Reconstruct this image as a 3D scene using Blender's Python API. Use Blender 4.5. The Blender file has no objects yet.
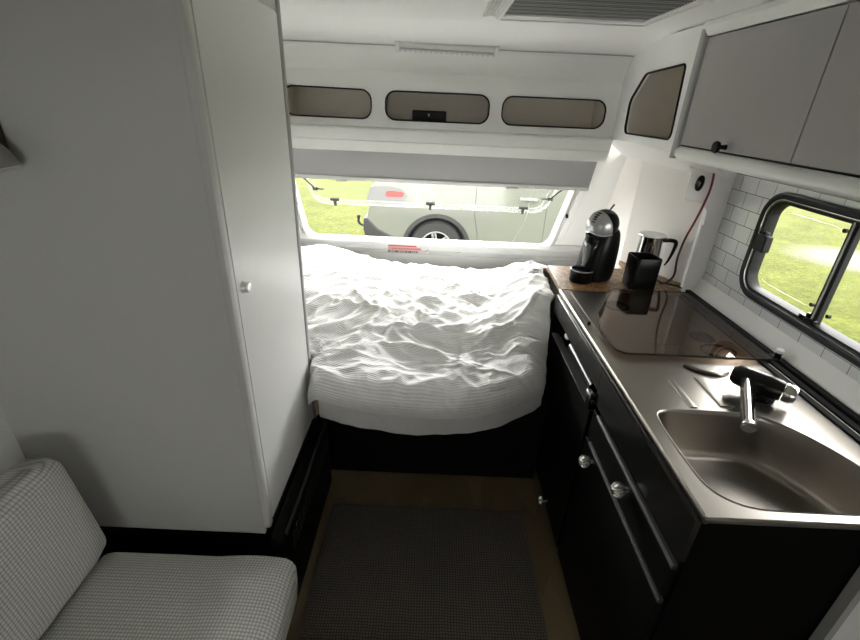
import bpy, bmesh, math, random
from mathutils import Vector, Matrix, noise

random.seed(7)
sc = bpy.context.scene
COL = sc.collection
PI = math.pi
ORG = {}                                   # world position of every object made here


# ------------------------------------------------------------------ materials
def nt(name):
    m = bpy.data.materials.new(name)
    m.use_nodes = True
    n = m.node_tree
    return m, n, n.nodes['Principled BSDF']


def N(t, kind, **kw):
    n = t.nodes.new(kind)
    for k, v in kw.items():
        setattr(n, k, v)
    return n


def mat(name, col, rough=0.5, metal=0.0, var=0.06, scale=9.0, bump=0.0, bscale=120.0, spec=0.5, coat=0.0):
    m, t, p = nt(name)
    tc = N(t, 'ShaderNodeTexCoord')
    nz = N(t, 'ShaderNodeTexNoise')
    nz.inputs['Scale'].default_value = scale
    nz.inputs['Detail'].default_value = 4
    t.links.new(tc.outputs['Object'], nz.inputs['Vector'])
    mx = N(t, 'ShaderNodeMix', data_type='RGBA')
    c = Vector(col)
    mx.inputs[6].default_value = (*(c * (1 - var)), 1)
    mx.inputs[7].default_value = (*[min(1, x * (1 + var)) for x in c], 1)
    t.links.new(nz.outputs['Fac'], mx.inputs[0])
    t.links.new(mx.outputs[2], p.inputs['Base Color'])
    p.inputs['Roughness'].default_value = rough
    p.inputs['Metallic'].default_value = metal
    p.inputs['Specular IOR Level'].default_value = spec
    p.inputs['Coat Weight'].default_value = coat
    if bump > 0:
        n2 = N(t, 'ShaderNodeTexNoise')
        n2.inputs['Scale'].default_value = bscale
        n2.inputs['Detail'].default_value = 3
        t.links.new(tc.outputs['Object'], n2.inputs['Vector'])
        b = N(t, 'ShaderNodeBump')
        b.inputs['Strength'].default_value = bump
        b.inputs['Distance'].default_value = 0.01
        t.links.new(n2.outputs['Fac'], b.inputs['Height'])
        t.links.new(b.outputs['Normal'], p.inputs['Normal'])
    return m


def math_node(t, op, a, b=None):
    n = N(t, 'ShaderNodeMath', operation=op)
    for i, v in enumerate((a, b)):
        if v is None:
            continue
        if isinstance(v, (int, float)):
            n.inputs[i].default_value = v
        else:
            t.links.new(v, n.inputs[i])
    return n.outputs[0]


def glass_mat(name, tint, ior=1.45, refl=1.0, haze=0.0, hazecol=(0.9, 0.9, 0.9)):
    """thin pane: clear or tinted, with a real mirror reflection"""
    m, t, p = nt(name)
    t.nodes.remove(p)
    out = t.nodes['Material Output']
    tr = N(t, 'ShaderNodeBsdfTransparent')
    tr.inputs['Color'].default_value = (*tint, 1)
    gl = N(t, 'ShaderNodeBsdfGlossy')
    gl.inputs['Roughness'].default_value = 0.02
    # symmetric Schlick reflectance, the same from both faces of the thin pane
    lw = N(t, 'ShaderNodeLayerWeight')
    lw.inputs['Blend'].default_value = 0.5
    f0 = ((ior - 1) / (ior + 1)) ** 2
    fr = math_node(t, 'ADD', math_node(t, 'MULTIPLY', math_node(t, 'POWER', lw.outputs['Facing'], 5.0), (1 - f0) * refl), f0 * refl)
    mx = N(t, 'ShaderNodeMixShader')
    t.links.new(fr, mx.inputs[0])
    t.links.new(tr.outputs[0], mx.inputs[1])
    t.links.new(gl.outputs[0], mx.inputs[2])
    last = mx
    if haze > 0:
        df = N(t, 'ShaderNodeBsdfDiffuse')
        df.inputs['Color'].default_value = (*hazecol, 1)
        tl = N(t, 'ShaderNodeBsdfTranslucent')
        tl.inputs['Color'].default_value = (*hazecol, 1)
        ad = N(t, 'ShaderNodeMixShader')
        ad.inputs[0].default_value = 0.5
        t.links.new(df.outputs[0], ad.inputs[1])
        t.links.new(tl.outputs[0], ad.inputs[2])
        m2 = N(t, 'ShaderNodeMixShader')
        m2.inputs[0].default_value = haze
        t.links.new(mx.outputs[0], m2.inputs[1])
        t.links.new(ad.outputs[0], m2.inputs[2])
        last = m2
    t.links.new(last.outputs[0], out.inputs['Surface'])
    return m


def weave_mat(name, base, line, s, axes, lw=0.24, rough=0.9, bump=0.5, wob=0.0):
    """small woven check: raised cells with darker threads between"""
    m, t, p = nt(name)
    tc = N(t, 'ShaderNodeTexCoord')
    vec = tc.outputs['Object']
    if wob:
        nz = N(t, 'ShaderNodeTexNoise')
        nz.inputs['Scale'].default_value = 14
        t.links.new(vec, nz.inputs['Vector'])
        va = N(t, 'ShaderNodeVectorMath', operation='SCALE')
        t.links.new(nz.outputs['Color'], va.inputs[0])
        va.inputs['Scale'].default_value = wob
        vb = N(t, 'ShaderNodeVectorMath', operation='ADD')
        t.links.new(vec, vb.inputs[0])
        t.links.new(va.outputs[0], vb.inputs[1])
        vec = vb.outputs[0]
    sp = N(t, 'ShaderNodeSeparateXYZ')
    t.links.new(vec, sp.inputs[0])
    hs = []
    for a, ss in zip(axes, s):
        u = math_node(t, 'MULTIPLY', sp.outputs[a], PI / ss)
        u = math_node(t, 'SINE', u)
        hs.append(math_node(t, 'ABSOLUTE', u))
    h = math_node(t, 'MULTIPLY', hs[0], hs[1])
    h = math_node(t, 'POWER', h, lw)
    nz = N(t, 'ShaderNodeTexNoise')
    nz.inputs['Scale'].default_value = 160
    t.links.new(tc.outputs['Object'], nz.inputs['Vector'])
    hh = math_node(t, 'MULTIPLY', h, math_node(t, 'ADD', math_node(t, 'MULTIPLY', nz.outputs['Fac'], 0.5), 0.75))
    mx = N(t, 'ShaderNodeMix', data_type='RGBA')
    mx.inputs[6].default_value = (*line, 1)
    mx.inputs[7].default_value = (*base, 1)
    t.links.new(hh, mx.inputs[0])
    t.links.new(mx.outputs[2], p.inputs['Base Color'])
    p.inputs['Roughness'].default_value = rough
    p.inputs['Specular IOR Level'].default_value = 0.15
    b = N(t, 'ShaderNodeBump')
    b.inputs['Strength'].default_value = bump
    b.inputs['Distance'].default_value = 0.004
    t.links.new(hh, b.inputs['Height'])
    t.links.new(b.outputs['Normal'], p.inputs['Normal'])
    return m


def tile_mat():
    m, t, p = nt('white_metro_tile')
    tc = N(t, 'ShaderNodeTexCoord')
    sp = N(t, 'ShaderNodeSeparateXYZ')
    t.links.new(tc.outputs['Object'], sp.inputs[0])
    cb = N(t, 'ShaderNodeCombineXYZ')
    t.links.new(sp.outputs[1], cb.inputs[0])
    t.links.new(sp.outputs[2], cb.inputs[1])
    br = N(t, 'ShaderNodeTexBrick')
    br.offset = 0.5
    br.inputs['Scale'].default_value = 1.0
    br.inputs['Brick Width'].default_value = 0.0915
    br.inputs['Row Height'].default_value = 0.0558
    br.inputs['Mortar Size'].default_value = 0.0011
    br.inputs['Mortar Smooth'].default_value = 0.25
    br.inputs['Color1'].default_value = (0.72, 0.73, 0.73, 1)
    br.inputs['Color2'].default_value = (0.66, 0.67, 0.68, 1)
    br.inputs['Mortar'].default_value = (0.06, 0.06, 0.06, 1)
    t.links.new(cb.outputs[0], br.inputs['Vector'])
    t.links.new(br.outputs['Color'], p.inputs['Base Color'])
    p.inputs['Roughness'].default_value = 0.22
    b = N(t, 'ShaderNodeBump')
    b.invert = True
    b.inputs['Strength'].default_value = 0.4
    b.inputs['Distance'].default_value = 0.003
    t.links.new(br.outputs['Fac'], b.inputs['Height'])
    t.links.new(b.outputs['Normal'], p.inputs['Normal'])
    return m


def wood_mat(name, a, b_, c, sx=(3, 14, 14)):
    m, t, p = nt(name)
    tc = N(t, 'ShaderNodeTexCoord')
    mp = N(t, 'ShaderNodeMapping')
    mp.inputs['Scale'].default_value = sx
    t.links.new(tc.outputs['Object'], mp.inputs[0])
    vo = N(t, 'ShaderNodeTexVoronoi')
    vo.inputs['Scale'].default_value = 6
    t.links.new(mp.outputs[0], vo.inputs['Vector'])
    nz = N(t, 'ShaderNodeTexNoise')
    nz.inputs['Scale'].default_value = 5
    nz.inputs['Detail'].default_value = 6
    t.links.new(mp.outputs[0], nz.inputs['Vector'])
    sp = N(t, 'ShaderNodeSeparateColor')
    t.links.new(vo.outputs['Color'], sp.inputs[0])
    f = math_node(t, 'ADD', math_node(t, 'MULTIPLY', sp.outputs[0], 0.6), math_node(t, 'MULTIPLY', nz.outputs['Fac'], 0.5))
    cr = N(t, 'ShaderNodeValToRGB')
    cr.color_ramp.elements[0].color = (*a, 1)
    cr.color_ramp.elements[0].position = 0.2
    cr.color_ramp.elements[1].color = (*c, 1)
    cr.color_ramp.elements[1].position = 0.95
    e = cr.color_ramp.elements.new(0.55)
    e.color = (*b_, 1)
    t.links.new(f, cr.inputs[0])
    t.links.new(cr.outputs[0], p.inputs['Base Color'])
    p.inputs['Roughness'].default_value = 0.45
    return m


def steel_mat(name, col=(0.285, 0.265, 0.24), rough=0.30):
    m, t, p = nt(name)
    tc = N(t, 'ShaderNodeTexCoord')
    mp = N(t, 'ShaderNodeMapping')
    mp.inputs['Scale'].default_value = (90, 12, 12)
    t.links.new(tc.outputs['Object'], mp.inputs[0])
    nz = N(t, 'ShaderNodeTexNoise')
    nz.inputs['Scale'].default_value = 2
    t.links.new(mp.outputs[0], nz.inputs['Vector'])
    n2 = N(t, 'ShaderNodeTexNoise')
    n2.inputs['Scale'].default_value = 14
    n2.inputs['Detail'].default_value = 5
    t.links.new(tc.outputs['Object'], n2.inputs['Vector'])
    f = math_node(t, 'ADD', math_node(t, 'MULTIPLY', nz.outputs['Fac'], 0.015), math_node(t, 'MULTIPLY', n2.outputs['Fac'], 0.03))
    r = math_node(t, 'ADD', f, rough)
    t.links.new(r, p.inputs['Roughness'])
    p.inputs['Base Color'].default_value = (*col, 1)
    p.inputs['Metallic'].default_value = 1
    return m


def duvet_mat():
    m, t, p = nt('white_seersucker_cotton')
    tc = N(t, 'ShaderNodeTexCoord')
    uv = tc.outputs['UV']
    wv = N(t, 'ShaderNodeTexWave')
    wv.bands_direction = 'Y'
    wv.inputs['Scale'].default_value = 34
    wv.inputs['Distortion'].default_value = 1.2
    wv.inputs['Detail'].default_value = 2
    wv.inputs['Detail Scale'].default_value = 3
    t.links.new(uv, wv.inputs['Vector'])
    nz = N(t, 'ShaderNodeTexNoise')
    nz.inputs['Scale'].default_value = 26
    nz.inputs['Detail'].default_value = 5
    t.links.new(tc.outputs['Object'], nz.inputs['Vector'])
    h = math_node(t, 'ADD', math_node(t, 'MULTIPLY', wv.outputs['Fac'], 0.35), nz.outputs['Fac'])
    b = N(t, 'ShaderNodeBump')
    b.inputs['Strength'].default_value = 0.45
    b.inputs['Distance'].default_value = 0.006
    t.links.new(h, b.inputs['Height'])
    t.links.new(b.outputs['Normal'], p.inputs['Normal'])
    mx = N(t, 'ShaderNodeMix', data_type='RGBA')
    mx.inputs[6].default_value = (0.66, 0.65, 0.64, 1)
    mx.inputs[7].default_value = (0.74, 0.74, 0.73, 1)
    t.links.new(wv.outputs['Fac'], mx.inputs[0])
    t.links.new(mx.outputs[2], p.inputs['Base Color'])
    p.inputs['Roughness'].default_value = 0.85
    p.inputs['Specular IOR Level'].default_value = 0.2
    return m


def blind_mat():
    m, t, p = nt('grey_pleated_blind')
    tc = N(t, 'ShaderNodeTexCoord')
    wv = N(t, 'ShaderNodeTexWave')
    wv.bands_direction = 'Y'
    wv.inputs['Scale'].default_value = 38
    wv.inputs['Distortion'].default_value = 0.6
    t.links.new(tc.outputs['Object'], wv.inputs['Vector'])
    mx = N(t, 'ShaderNodeMix', data_type='RGBA')
    mx.inputs[6].default_value = (0.13, 0.135, 0.13, 1)
    mx.inputs[7].default_value = (0.40, 0.41, 0.40, 1)
    t.links.new(wv.outputs['Fac'], mx.inputs[0])
    t.links.new(mx.outputs[2], p.inputs['Base Color'])
    p.inputs['Roughness'].default_value = 0.7
    return m


def grass_mat():
    m, t, p = nt('bright_lawn')
    tc = N(t, 'ShaderNodeTexCoord')
    n1 = N(t, 'ShaderNodeTexNoise')
    n1.inputs['Scale'].default_value = 16
    n1.inputs['Detail'].default_value = 8
    n1.inputs['Roughness'].default_value = 0.75
    t.links.new(tc.outputs['Object'], n1.inputs['Vector'])
    n2 = N(t, 'ShaderNodeTexNoise')
    n2.inputs['Scale'].default_value = 2.2
    n2.inputs['Detail'].default_value = 4
    t.links.new(tc.outputs['Object'], n2.inputs['Vector'])
    f = math_node(t, 'ADD', math_node(t, 'MULTIPLY', n1.outputs['Fac'], 0.75), math_node(t, 'MULTIPLY', n2.outputs['Fac'], 0.3))
    cr = N(t, 'ShaderNodeValToRGB')
    cr.color_ramp.elements[0].color = (0.022, 0.028, 0.002, 1)
    cr.color_ramp.elements[0].position = 0.34
    cr.color_ramp.elements[1].color = (0.092, 0.098, 0.015, 1)
    cr.color_ramp.elements[1].position = 0.72
    e = cr.color_ramp.elements.new(0.52)
    e.color = (0.045, 0.053, 0.0022, 1)
    t.links.new(f, cr.inputs[0])
    # pale sunlit reflection of the side window, painted into the lawn colour
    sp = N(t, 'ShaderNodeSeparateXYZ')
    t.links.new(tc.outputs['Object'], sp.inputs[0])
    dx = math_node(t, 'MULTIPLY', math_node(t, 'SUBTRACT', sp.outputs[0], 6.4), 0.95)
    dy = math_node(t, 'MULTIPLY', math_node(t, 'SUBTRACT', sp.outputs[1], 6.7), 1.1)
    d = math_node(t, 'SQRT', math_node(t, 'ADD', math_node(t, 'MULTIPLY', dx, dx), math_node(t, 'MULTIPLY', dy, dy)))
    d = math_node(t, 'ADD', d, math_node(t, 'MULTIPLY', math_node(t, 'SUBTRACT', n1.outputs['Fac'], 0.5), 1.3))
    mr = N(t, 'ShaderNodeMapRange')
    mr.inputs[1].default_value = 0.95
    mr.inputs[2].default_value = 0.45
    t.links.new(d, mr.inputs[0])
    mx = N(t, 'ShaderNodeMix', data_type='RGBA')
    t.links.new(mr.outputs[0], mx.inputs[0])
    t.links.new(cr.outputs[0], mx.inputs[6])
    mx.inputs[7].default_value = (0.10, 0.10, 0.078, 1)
    t.links.new(mx.outputs[2], p.inputs['Base Color'])
    p.inputs['Roughness'].default_value = 0.9
    p.inputs['Specular IOR Level'].default_value = 0.1
    b = N(t, 'ShaderNodeBump')
    b.inputs['Strength'].default_value = 0.8
    b.inputs['Distance'].default_value = 0.04
    t.links.new(n1.outputs['Fac'], b.inputs['Height'])
    t.links.new(b.outputs['Normal'], p.inputs['Normal'])
    return m


M = dict(
    white=mat('white_painted_board', (0.80, 0.795, 0.78), 0.42, var=0.02, scale=3),
    ceil=mat('white_ceiling_laminate', (0.86, 0.855, 0.84), 0.42, var=0.015, scale=3),
    gloss=mat('white_moulded_plastic', (0.80, 0.80, 0.78), 0.30, var=0.02, scale=4),
    ward=mat('pale_grey_wardrobe_paint', (0.57, 0.57, 0.55), 0.5, var=0.02, scale=4),
    wdoor=mat('pale_satin_door_paint', (0.70, 0.70, 0.68), 0.30, var=0.03, scale=5),
    winplas=mat('off_white_window_plastic', (0.56, 0.56, 0.55), 0.35, var=0.03, scale=6),
    greytrim=mat('grey_edge_trim', (0.36, 0.36, 0.345), 0.45, var=0.04),
    cove=mat('warm_white_wall', (0.72, 0.69, 0.665), 0.6, var=0.02, scale=3),
    locker=mat('grey_locker_door', (0.37, 0.352, 0.342), 0.38, var=0.03, scale=6, bump=0.06, bscale=300),
    slotin=mat('dark_beige_locker_lining', (0.74, 0.70, 0.64), 0.7, var=0.05),
    rubber=mat('black_rubber', (0.008, 0.008, 0.008), 0.55, spec=0.2),
    rubgrey=mat('dark_grey_rubber', (0.030, 0.031, 0.032), 0.65, spec=0.15),
    black=mat('black_satin_paint', (0.004, 0.004, 0.004), 0.5, var=0.2, spec=0.12),
    blackwood=mat('black_worn_wood', (0.004, 0.004, 0.004), 0.5, var=0.5, scale=40, bump=0.2, bscale=200, spec=0.15),
    blackgloss=mat('black_gloss_plastic', (0.005, 0.005, 0.005), 0.18, var=0.1, spec=0.3),
    fascia=mat('dark_gloss_fascia', (0.014, 0.014, 0.014), 0.16, var=0.1),
    edge=mat('worn_edge_strip', (0.055, 0.055, 0.053), 0.35, var=0.3, scale=30),
    chrome=mat('chrome', (0.82, 0.82, 0.82), 0.07, metal=1, var=0.01),
    alu=mat('brushed_aluminium', (0.74, 0.74, 0.73), 0.30, metal=1, var=0.03),
    silver=mat('silver_plastic', (0.36, 0.365, 0.365), 0.30, metal=0.55, var=0.04),
    blackplas=mat('black_plastic', (0.003, 0.003, 0.003), 0.30, var=0.1, spec=0.13),
    steel=steel_mat('stainless_steel'),
    knobm=mat('antique_silver', (0.72, 0.71, 0.68), 0.25, metal=0.75, var=0.05),
    osb=wood_mat('oriented_strand_board', (0.09, 0.040, 0.012), (0.20, 0.105, 0.04), (0.32, 0.20, 0.09), (16, 9, 14)),
    floor=wood_mat('tan_vinyl_floor', (0.145, 0.103, 0.055), (0.175, 0.128, 0.07), (0.215, 0.158, 0.09), (2, 0.6, 2)),
    rug=weave_mat('dark_brown_woven_rug', (0.205, 0.176, 0.158), (0.045, 0.039, 0.035), (0.0095, 0.0095), (0, 1), lw=0.8, bump=0.9, wob=0.011),
    rugedge=mat('dark_rug_binding', (0.10, 0.09, 0.08), 0.9, bump=0.3),
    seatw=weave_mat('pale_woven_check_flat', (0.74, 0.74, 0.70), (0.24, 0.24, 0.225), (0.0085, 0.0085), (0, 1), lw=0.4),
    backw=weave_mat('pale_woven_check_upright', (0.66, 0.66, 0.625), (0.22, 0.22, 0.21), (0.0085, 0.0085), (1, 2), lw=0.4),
    duvet=duvet_mat(),
    sheet=mat('grey_white_sheet', (0.62, 0.61, 0.60), 0.85, var=0.05, bump=0.25, bscale=60),
    tile=tile_mat(),
    pleat=blind_mat(),
    blindf=mat('grey_blind_fabric', (0.20, 0.197, 0.195), 0.8, var=0.03),
    diffuser=mat('ribbed_clear_diffuser', (0.72, 0.72, 0.70), 0.25, var=0.05, scale=30),
    clear=glass_mat('clear_window_glass', (0.98, 0.98, 0.97), 1.25, 0.5),
    acrylic=glass_mat('hazy_acrylic', (0.96, 0.97, 0.96), 1.3, 0.3),
    acryledge=glass_mat('acrylic_pane_edge', (0.9, 0.92, 0.9), 1.4, haze=0.04),
    brown=glass_mat('brown_tinted_glass', (0.70, 0.62, 0.55), 1.7),
    red=mat('red_cable', (0.17, 0.006, 0.016), 0.4),
    stred=mat('red_print', (0.40, 0.05, 0.045), 0.5),
    stpale=mat('pale_pink_print', (0.52, 0.30, 0.28), 0.5),
    stwhite=mat('white_print', (0.55, 0.54, 0.53), 0.5),
    carpaint=mat('silver_car_paint', (0.150, 0.157, 0.138), 0.16, metal=0.25, var=0.03, coat=0.6),
    cartrim=mat('black_car_plastic', (0.012, 0.012, 0.012), 0.6),
    carglass=mat('dark_car_glass', (0.02, 0.025, 0.025), 0.05),
    tyre=mat('tyre_rubber', (0.02, 0.02, 0.02), 0.8),
    taill=mat('red_lamp_lens', (0.20, 0.015, 0.015), 0.15),
    lampclear=mat('clear_lamp_lens', (0.10, 0.10, 0.10), 0.12),
    carrim=mat('silver_wheel_paint', (0.22, 0.225, 0.225), 0.3, metal=0.4),
    seam=mat('shadow_gap', (0.05, 0.05, 0.05), 0.8),
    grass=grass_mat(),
    lampg=mat('grey_lamp_metal', (0.30, 0.29, 0.27), 0.5),
    dark=mat('dark_lamp_inside', (0.05, 0.045, 0.04), 0.6),
    hob=mat('dark_enamel_hob', (0.05, 0.043, 0.038), 0.25, var=0.1),
)


# ------------------------------------------------------------------ mesh helpers
def bm_new():
    return bmesh.new()


def smooth_poly(pts, it=2):
    """Chaikin corner cutting of a closed outline"""
    p = [Vector(q) for q in pts]
    for _ in range(it):
        o = []
        for i in range(len(p)):
            a, b = p[i], p[(i + 1) % len(p)]
            o += [a * 0.75 + b * 0.25, a * 0.25 + b * 0.75]
        p = o
    return p


def round_poly(pts, r, seg=6):
    """round every corner of a closed 2-D outline with radius r (or list)"""
    out = []
    n = len(pts)
    for i in range(n):
        p = Vector(pts[i]).to_2d()
        a = (Vector(pts[i - 1]).to_2d() - p)
        b = (Vector(pts[(i + 1) % n]).to_2d() - p)
        rr = r[i] if isinstance(r, (list, tuple)) else r
        if rr <= 0:
            out.append(p)
            continue
        la, lb = a.length, b.length
        a.normalize()
        b.normalize()
        ang = a.angle(b)
        d = min(rr / math.tan(ang / 2), la * 0.49, lb * 0.49)
        rr = d * math.tan(ang / 2)
        c = p + (a + b).normalized() * (rr / math.sin(ang / 2))
        s, e = p + a * d - c, p + b * d - c
        tot = math.atan2(s.x * e.y - s.y * e.x, s.dot(e))
        for k in range(seg + 1):
            out.append(c + Matrix.Rotation(tot * k / seg, 2) @ s)
    return out


def add_box(bm, lo, hi, mtx=None):
    v = [bm.verts.new((x, y, z)) for x in (lo[0], hi[0]) for y in (lo[1], hi[1]) for z in (lo[2], hi[2])]
    for f in ((0, 1, 3, 2), (4, 6, 7, 5), (0, 4, 5, 1), (2, 3, 7, 6), (0, 2, 6, 4), (1, 5, 7, 3)):
        bm.faces.new([v[i] for i in f])
    if mtx:
        bmesh.ops.transform(bm, matrix=mtx, verts=v)
    return v


def frame_of(o, u, w):
    """matrix taking (a, b, c) to o + a*u + b*w + c*(u x w)"""
    u, w = Vector(u).normalized(), Vector(w).normalized()
    n = u.cross(w)
    return Matrix(((u.x, w.x, n.x, o[0]), (u.y, w.y, n.y, o[1]), (u.z, w.z, n.z, o[2]), (0, 0, 0, 1)))


def add_plate(bm, outer, holes, mtx, th):
    """flat plate with holes, thickness th along the local third axis (from 0 to th)"""
    loops = [outer] + list(holes)
    sides = []
    for c in (0.0, th):
        es, vs_all = [], []
        for lp in loops:
            vs = [bm.verts.new(mtx @ Vector((p[0], p[1], c))) for p in lp]
            es += [bm.edges.new((vs[i], vs[(i + 1) % len(vs)])) for i in range(len(vs))]
            vs_all.append(vs)
        bmesh.ops.triangle_fill(bm, use_beauty=True, use_dissolve=False, edges=es)
        sides.append(vs_all)
    for la, lb in zip(*sides):
        for i in range(len(la)):
            j = (i + 1) % len(la)
            bm.faces.new((la[i], la[j], lb[j], lb[i]))


def add_prism(bm, poly, mtx, th):
    add_plate(bm, poly, [], mtx, th)


def add_loft(bm, rings, caps=True, closed=True):
    vr = [[bm.verts.new(p) for p in r] for r in rings]
    n = len(vr[0])
    for a, b in zip(vr, vr[1:]):
        for i in range(n if closed else n - 1):
            j = (i + 1) % n
            bm.faces.new((a[i], a[j], b[j], b[i]))
    if caps:
        for r in (vr[0], vr[-1]):
            try:
                bm.faces.new(r)
            except ValueError:
                pass
    return vr


def add_lathe(bm, prof, mtx=None, seg=32, caps=True):
    rings = []
    for r, z in prof:
        rings.append([(max(r, 1e-5) * math.cos(2 * PI * k / seg), max(r, 1e-5) * math.sin(2 * PI * k / seg), z) for k in range(seg)])
    vr = add_loft(bm, rings, caps)
    if mtx:
        bmesh.ops.transform(bm, matrix=mtx, verts=[v for r in vr for v in r])


def axis_mtx(p, d):
    """z axis along d, origin at p"""
    q = Vector(d).normalized().to_track_quat('Z', 'Y')
    return Matrix.Translation(p) @ q.to_matrix().to_4x4()


def add_cyl(bm, a, b, r, r2=None, seg=24):
    a, b = Vector(a), Vector(b)
    add_lathe(bm, [(r, 0), (r if r2 is None else r2, (b - a).length)], axis_mtx(a, b - a), seg)


def spline(pts, n=10):
    p = [Vector(q) for q in pts]
    p = [p[0] * 2 - p[1]] + p + [p[-1] * 2 - p[-2]]
    out = []
    for i in range(1, len(p) - 2):
        for k in range(n):
            t = k / n
            a, b, c, d = p[i - 1:i + 3]
            out.append(0.5 * ((2 * b) + (c - a) * t + (2 * a - 5 * b + 4 * c - d) * t * t + (3 * b - a - 3 * c + d) * t ** 3))
    out.append(p[-2])
    return out


def add_tube(bm, path, r, seg=10, closed=False):
    path = [Vector(p) for p in path]
    rings = []
    up = Vector((0.13, 0.31, 0.94)).normalized()
    n = len(path)
    for i, p in enumerate(path):
        if closed:
            d = path[(i + 1) % n] - path[i - 1]
        else:
            d = path[min(i + 1, n - 1)] - path[max(i - 1, 0)]
        d.normalize()
        s = d.cross(up)
        if s.length < 1e-3:
            s = d.cross(Vector((1, 0, 0)))
        s.normalize()
        t = s.cross(d)
        rings.append([p + (s * math.cos(2 * PI * k / seg) + t * math.sin(2 * PI * k / seg)) * r for k in range(seg)])
    if closed:
        rings.append(rings[0])
        vr = [[bm.verts.new(q) for q in rg] for rg in rings[:-1]]
        vr.append(vr[0])
        for a, b in zip(vr, vr[1:]):
            for k in range(seg):
                bm.faces.new((a[k], a[(k + 1) % seg], b[(k + 1) % seg], b[k]))
    else:
        add_loft(bm, rings)


def add_band(bm, poly, mtx, w, h, off=0.0, c0=0.0):
    """a raised rim that follows an outline: width w (inwards +), height h along the local third axis"""
    n = len(poly)
    P = [Vector(p).to_2d() for p in poly]
    area = sum(P[i].x * P[(i + 1) % n].y - P[(i + 1) % n].x * P[i].y for i in range(n))
    sg = 1 if area > 0 else -1
    rings = []
    for i in range(n):
        d = (P[(i + 1) % n] - P[i - 1]).normalized()
        nn = Vector((-d.y, d.x)) * sg
        a, b = P[i] + nn * off, P[i] + nn * (off + w)
        m_ = (a + b) / 2
        rings.append([mtx @ Vector((a.x, a.y, c0)), mtx @ Vector((a.x, a.y, c0 + h * 0.7)), mtx @ Vector(((a.x * 3 + b.x) / 4, (a.y * 3 + b.y) / 4, c0 + h)),
                      mtx @ Vector(((a.x + b.x * 3) / 4, (a.y + b.y * 3) / 4, c0 + h)), mtx @ Vector((b.x, b.y, c0 + h * 0.7)), mtx @ Vector((b.x, b.y, c0))])
    vr = [[bm.verts.new(q) for q in rg] for rg in rings]
    for i in range(n):
        a, b = vr[i], vr[(i + 1) % n]
        for k in range(6):
            bm.faces.new((a[k], a[(k + 1) % 6], b[(k + 1) % 6], b[k]))


def obj(name, bm, m, parent=None, bevel=0.0, seg=2, smooth=True, angle=40, subsurf=0, solid=0.0, fixn=True):
    if fixn:
        bmesh.ops.recalc_face_normals(bm, faces=bm.faces)
    me = bpy.data.meshes.new(name)
    co = [v.co for v in bm.verts]
    lo = Vector([min(c[i] for c in co) for i in range(3)])
    hi = Vector([max(c[i] for c in co) for i in range(3)])
    org = ORG[parent.name] if parent else Vector(((lo.x + hi.x) / 2, (lo.y + hi.y) / 2, lo.z))
    bmesh.ops.translate(bm, verts=bm.verts, vec=-org)
    bm.to_mesh(me)
    bm.free()
    o = bpy.data.objects.new(name, me)
    me.materials.append(m)
    COL.objects.link(o)
    if parent:
        o.parent = parent
        ORG[o.name] = org
    else:
        o.location = org
        ORG[o.name] = org
    if bevel > 0:
        b = o.modifiers.new('bevel', 'BEVEL')
        b.width = bevel
        b.segments = seg
        b.limit_method = 'ANGLE'
        b.angle_limit = math.radians(35)
        b.harden_normals = False
    if solid:
        s = o.modifiers.new('solid', 'SOLIDIFY')
        s.thickness = solid
        s.offset = -1
    if subsurf:
        s = o.modifiers.new('sub', 'SUBSURF')
        s.levels = s.render_levels = subsurf
    if smooth:
        for p in me.polygons:
            p.use_smooth = True
        me.set_sharp_from_angle(angle=math.radians(angle))
    return o


def tag(o, label, cat, group=None, kind=None):
    o['label'] = label
    o['category'] = cat
    if group:
        o['group'] = group
    if kind:
        o['kind'] = kind
    return o


def thing(name, loc, label, cat, group=None):
    o = bpy.data.objects.new(name, None)
    o.empty_display_size = 0.05
    COL.objects.link(o)
    o.location = loc
    ORG[o.name] = Vector(loc)
    return tag(o, label, cat, group)


def struct(name, bm, m, label=None, cat=None, **kw):
    o = obj(name, bm, m, **kw)
    o['kind'] = 'structure'
    if label:
        o['label'] = label
        o['category'] = cat
    return o


def box_obj(name, lo, hi, m, parent=None, bevel=0.004, **kw):
    bm = bm_new()
    add_box(bm, lo, hi)
    return obj(name, bm, m, parent, bevel=bevel, **kw)


YZ = lambda X: frame_of((X, 0, 0), (0, 1, 0), (0, 0, 1))       # (a,b)->(Y,Z), third axis +X
XY = lambda Z: frame_of((0, 0, Z), (1, 0, 0), (0, 1, 0))       # (a,b)->(X,Y), third axis +Z
XZ = lambda Y: frame_of((0, Y, 0), (1, 0, 0), (0, 0, 1))       # (a,b)->(X,Z), third axis -Y

XL, XR, YB, CZ = -1.10, 1.13, -1.7, 1.80

# ------------------------------------------------------------------ the shell
bm = bm_new()
add_box(bm, (XL, YB, -0.04), (XR, 2.9, 0))
struct('floor', bm, M['floor'], 'tan vinyl floor of the caravan aisle', 'floor', smooth=False)

bm = bm_new()
add_plate(bm, [(XL - .03, YB), (XR + .03, YB), (XR + .03, 1.70), (XL - .03, 1.70)],
          [[(0.18, 1.10), (0.555, 1.10), (0.555, 1.51), (0.18, 1.51)]], XY(CZ), 0.03)
v = [(XL - .03, 1.70, CZ), (XR + .03, 1.70, CZ)]
prof = [(1.70, CZ), (1.86, CZ - .012), (1.96, CZ - .028), (2.04, CZ - .043)]
add_loft(bm, [[(XL - .03, y, z), (XR + .03, y, z), (XR + .03, y + .01, z + .03), (XL - .03, y + .01, z + .03)] for y, z in prof])
struct('ceiling', bm, M['ceil'], 'white caravan ceiling with a roof hatch', 'ceiling')

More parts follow.
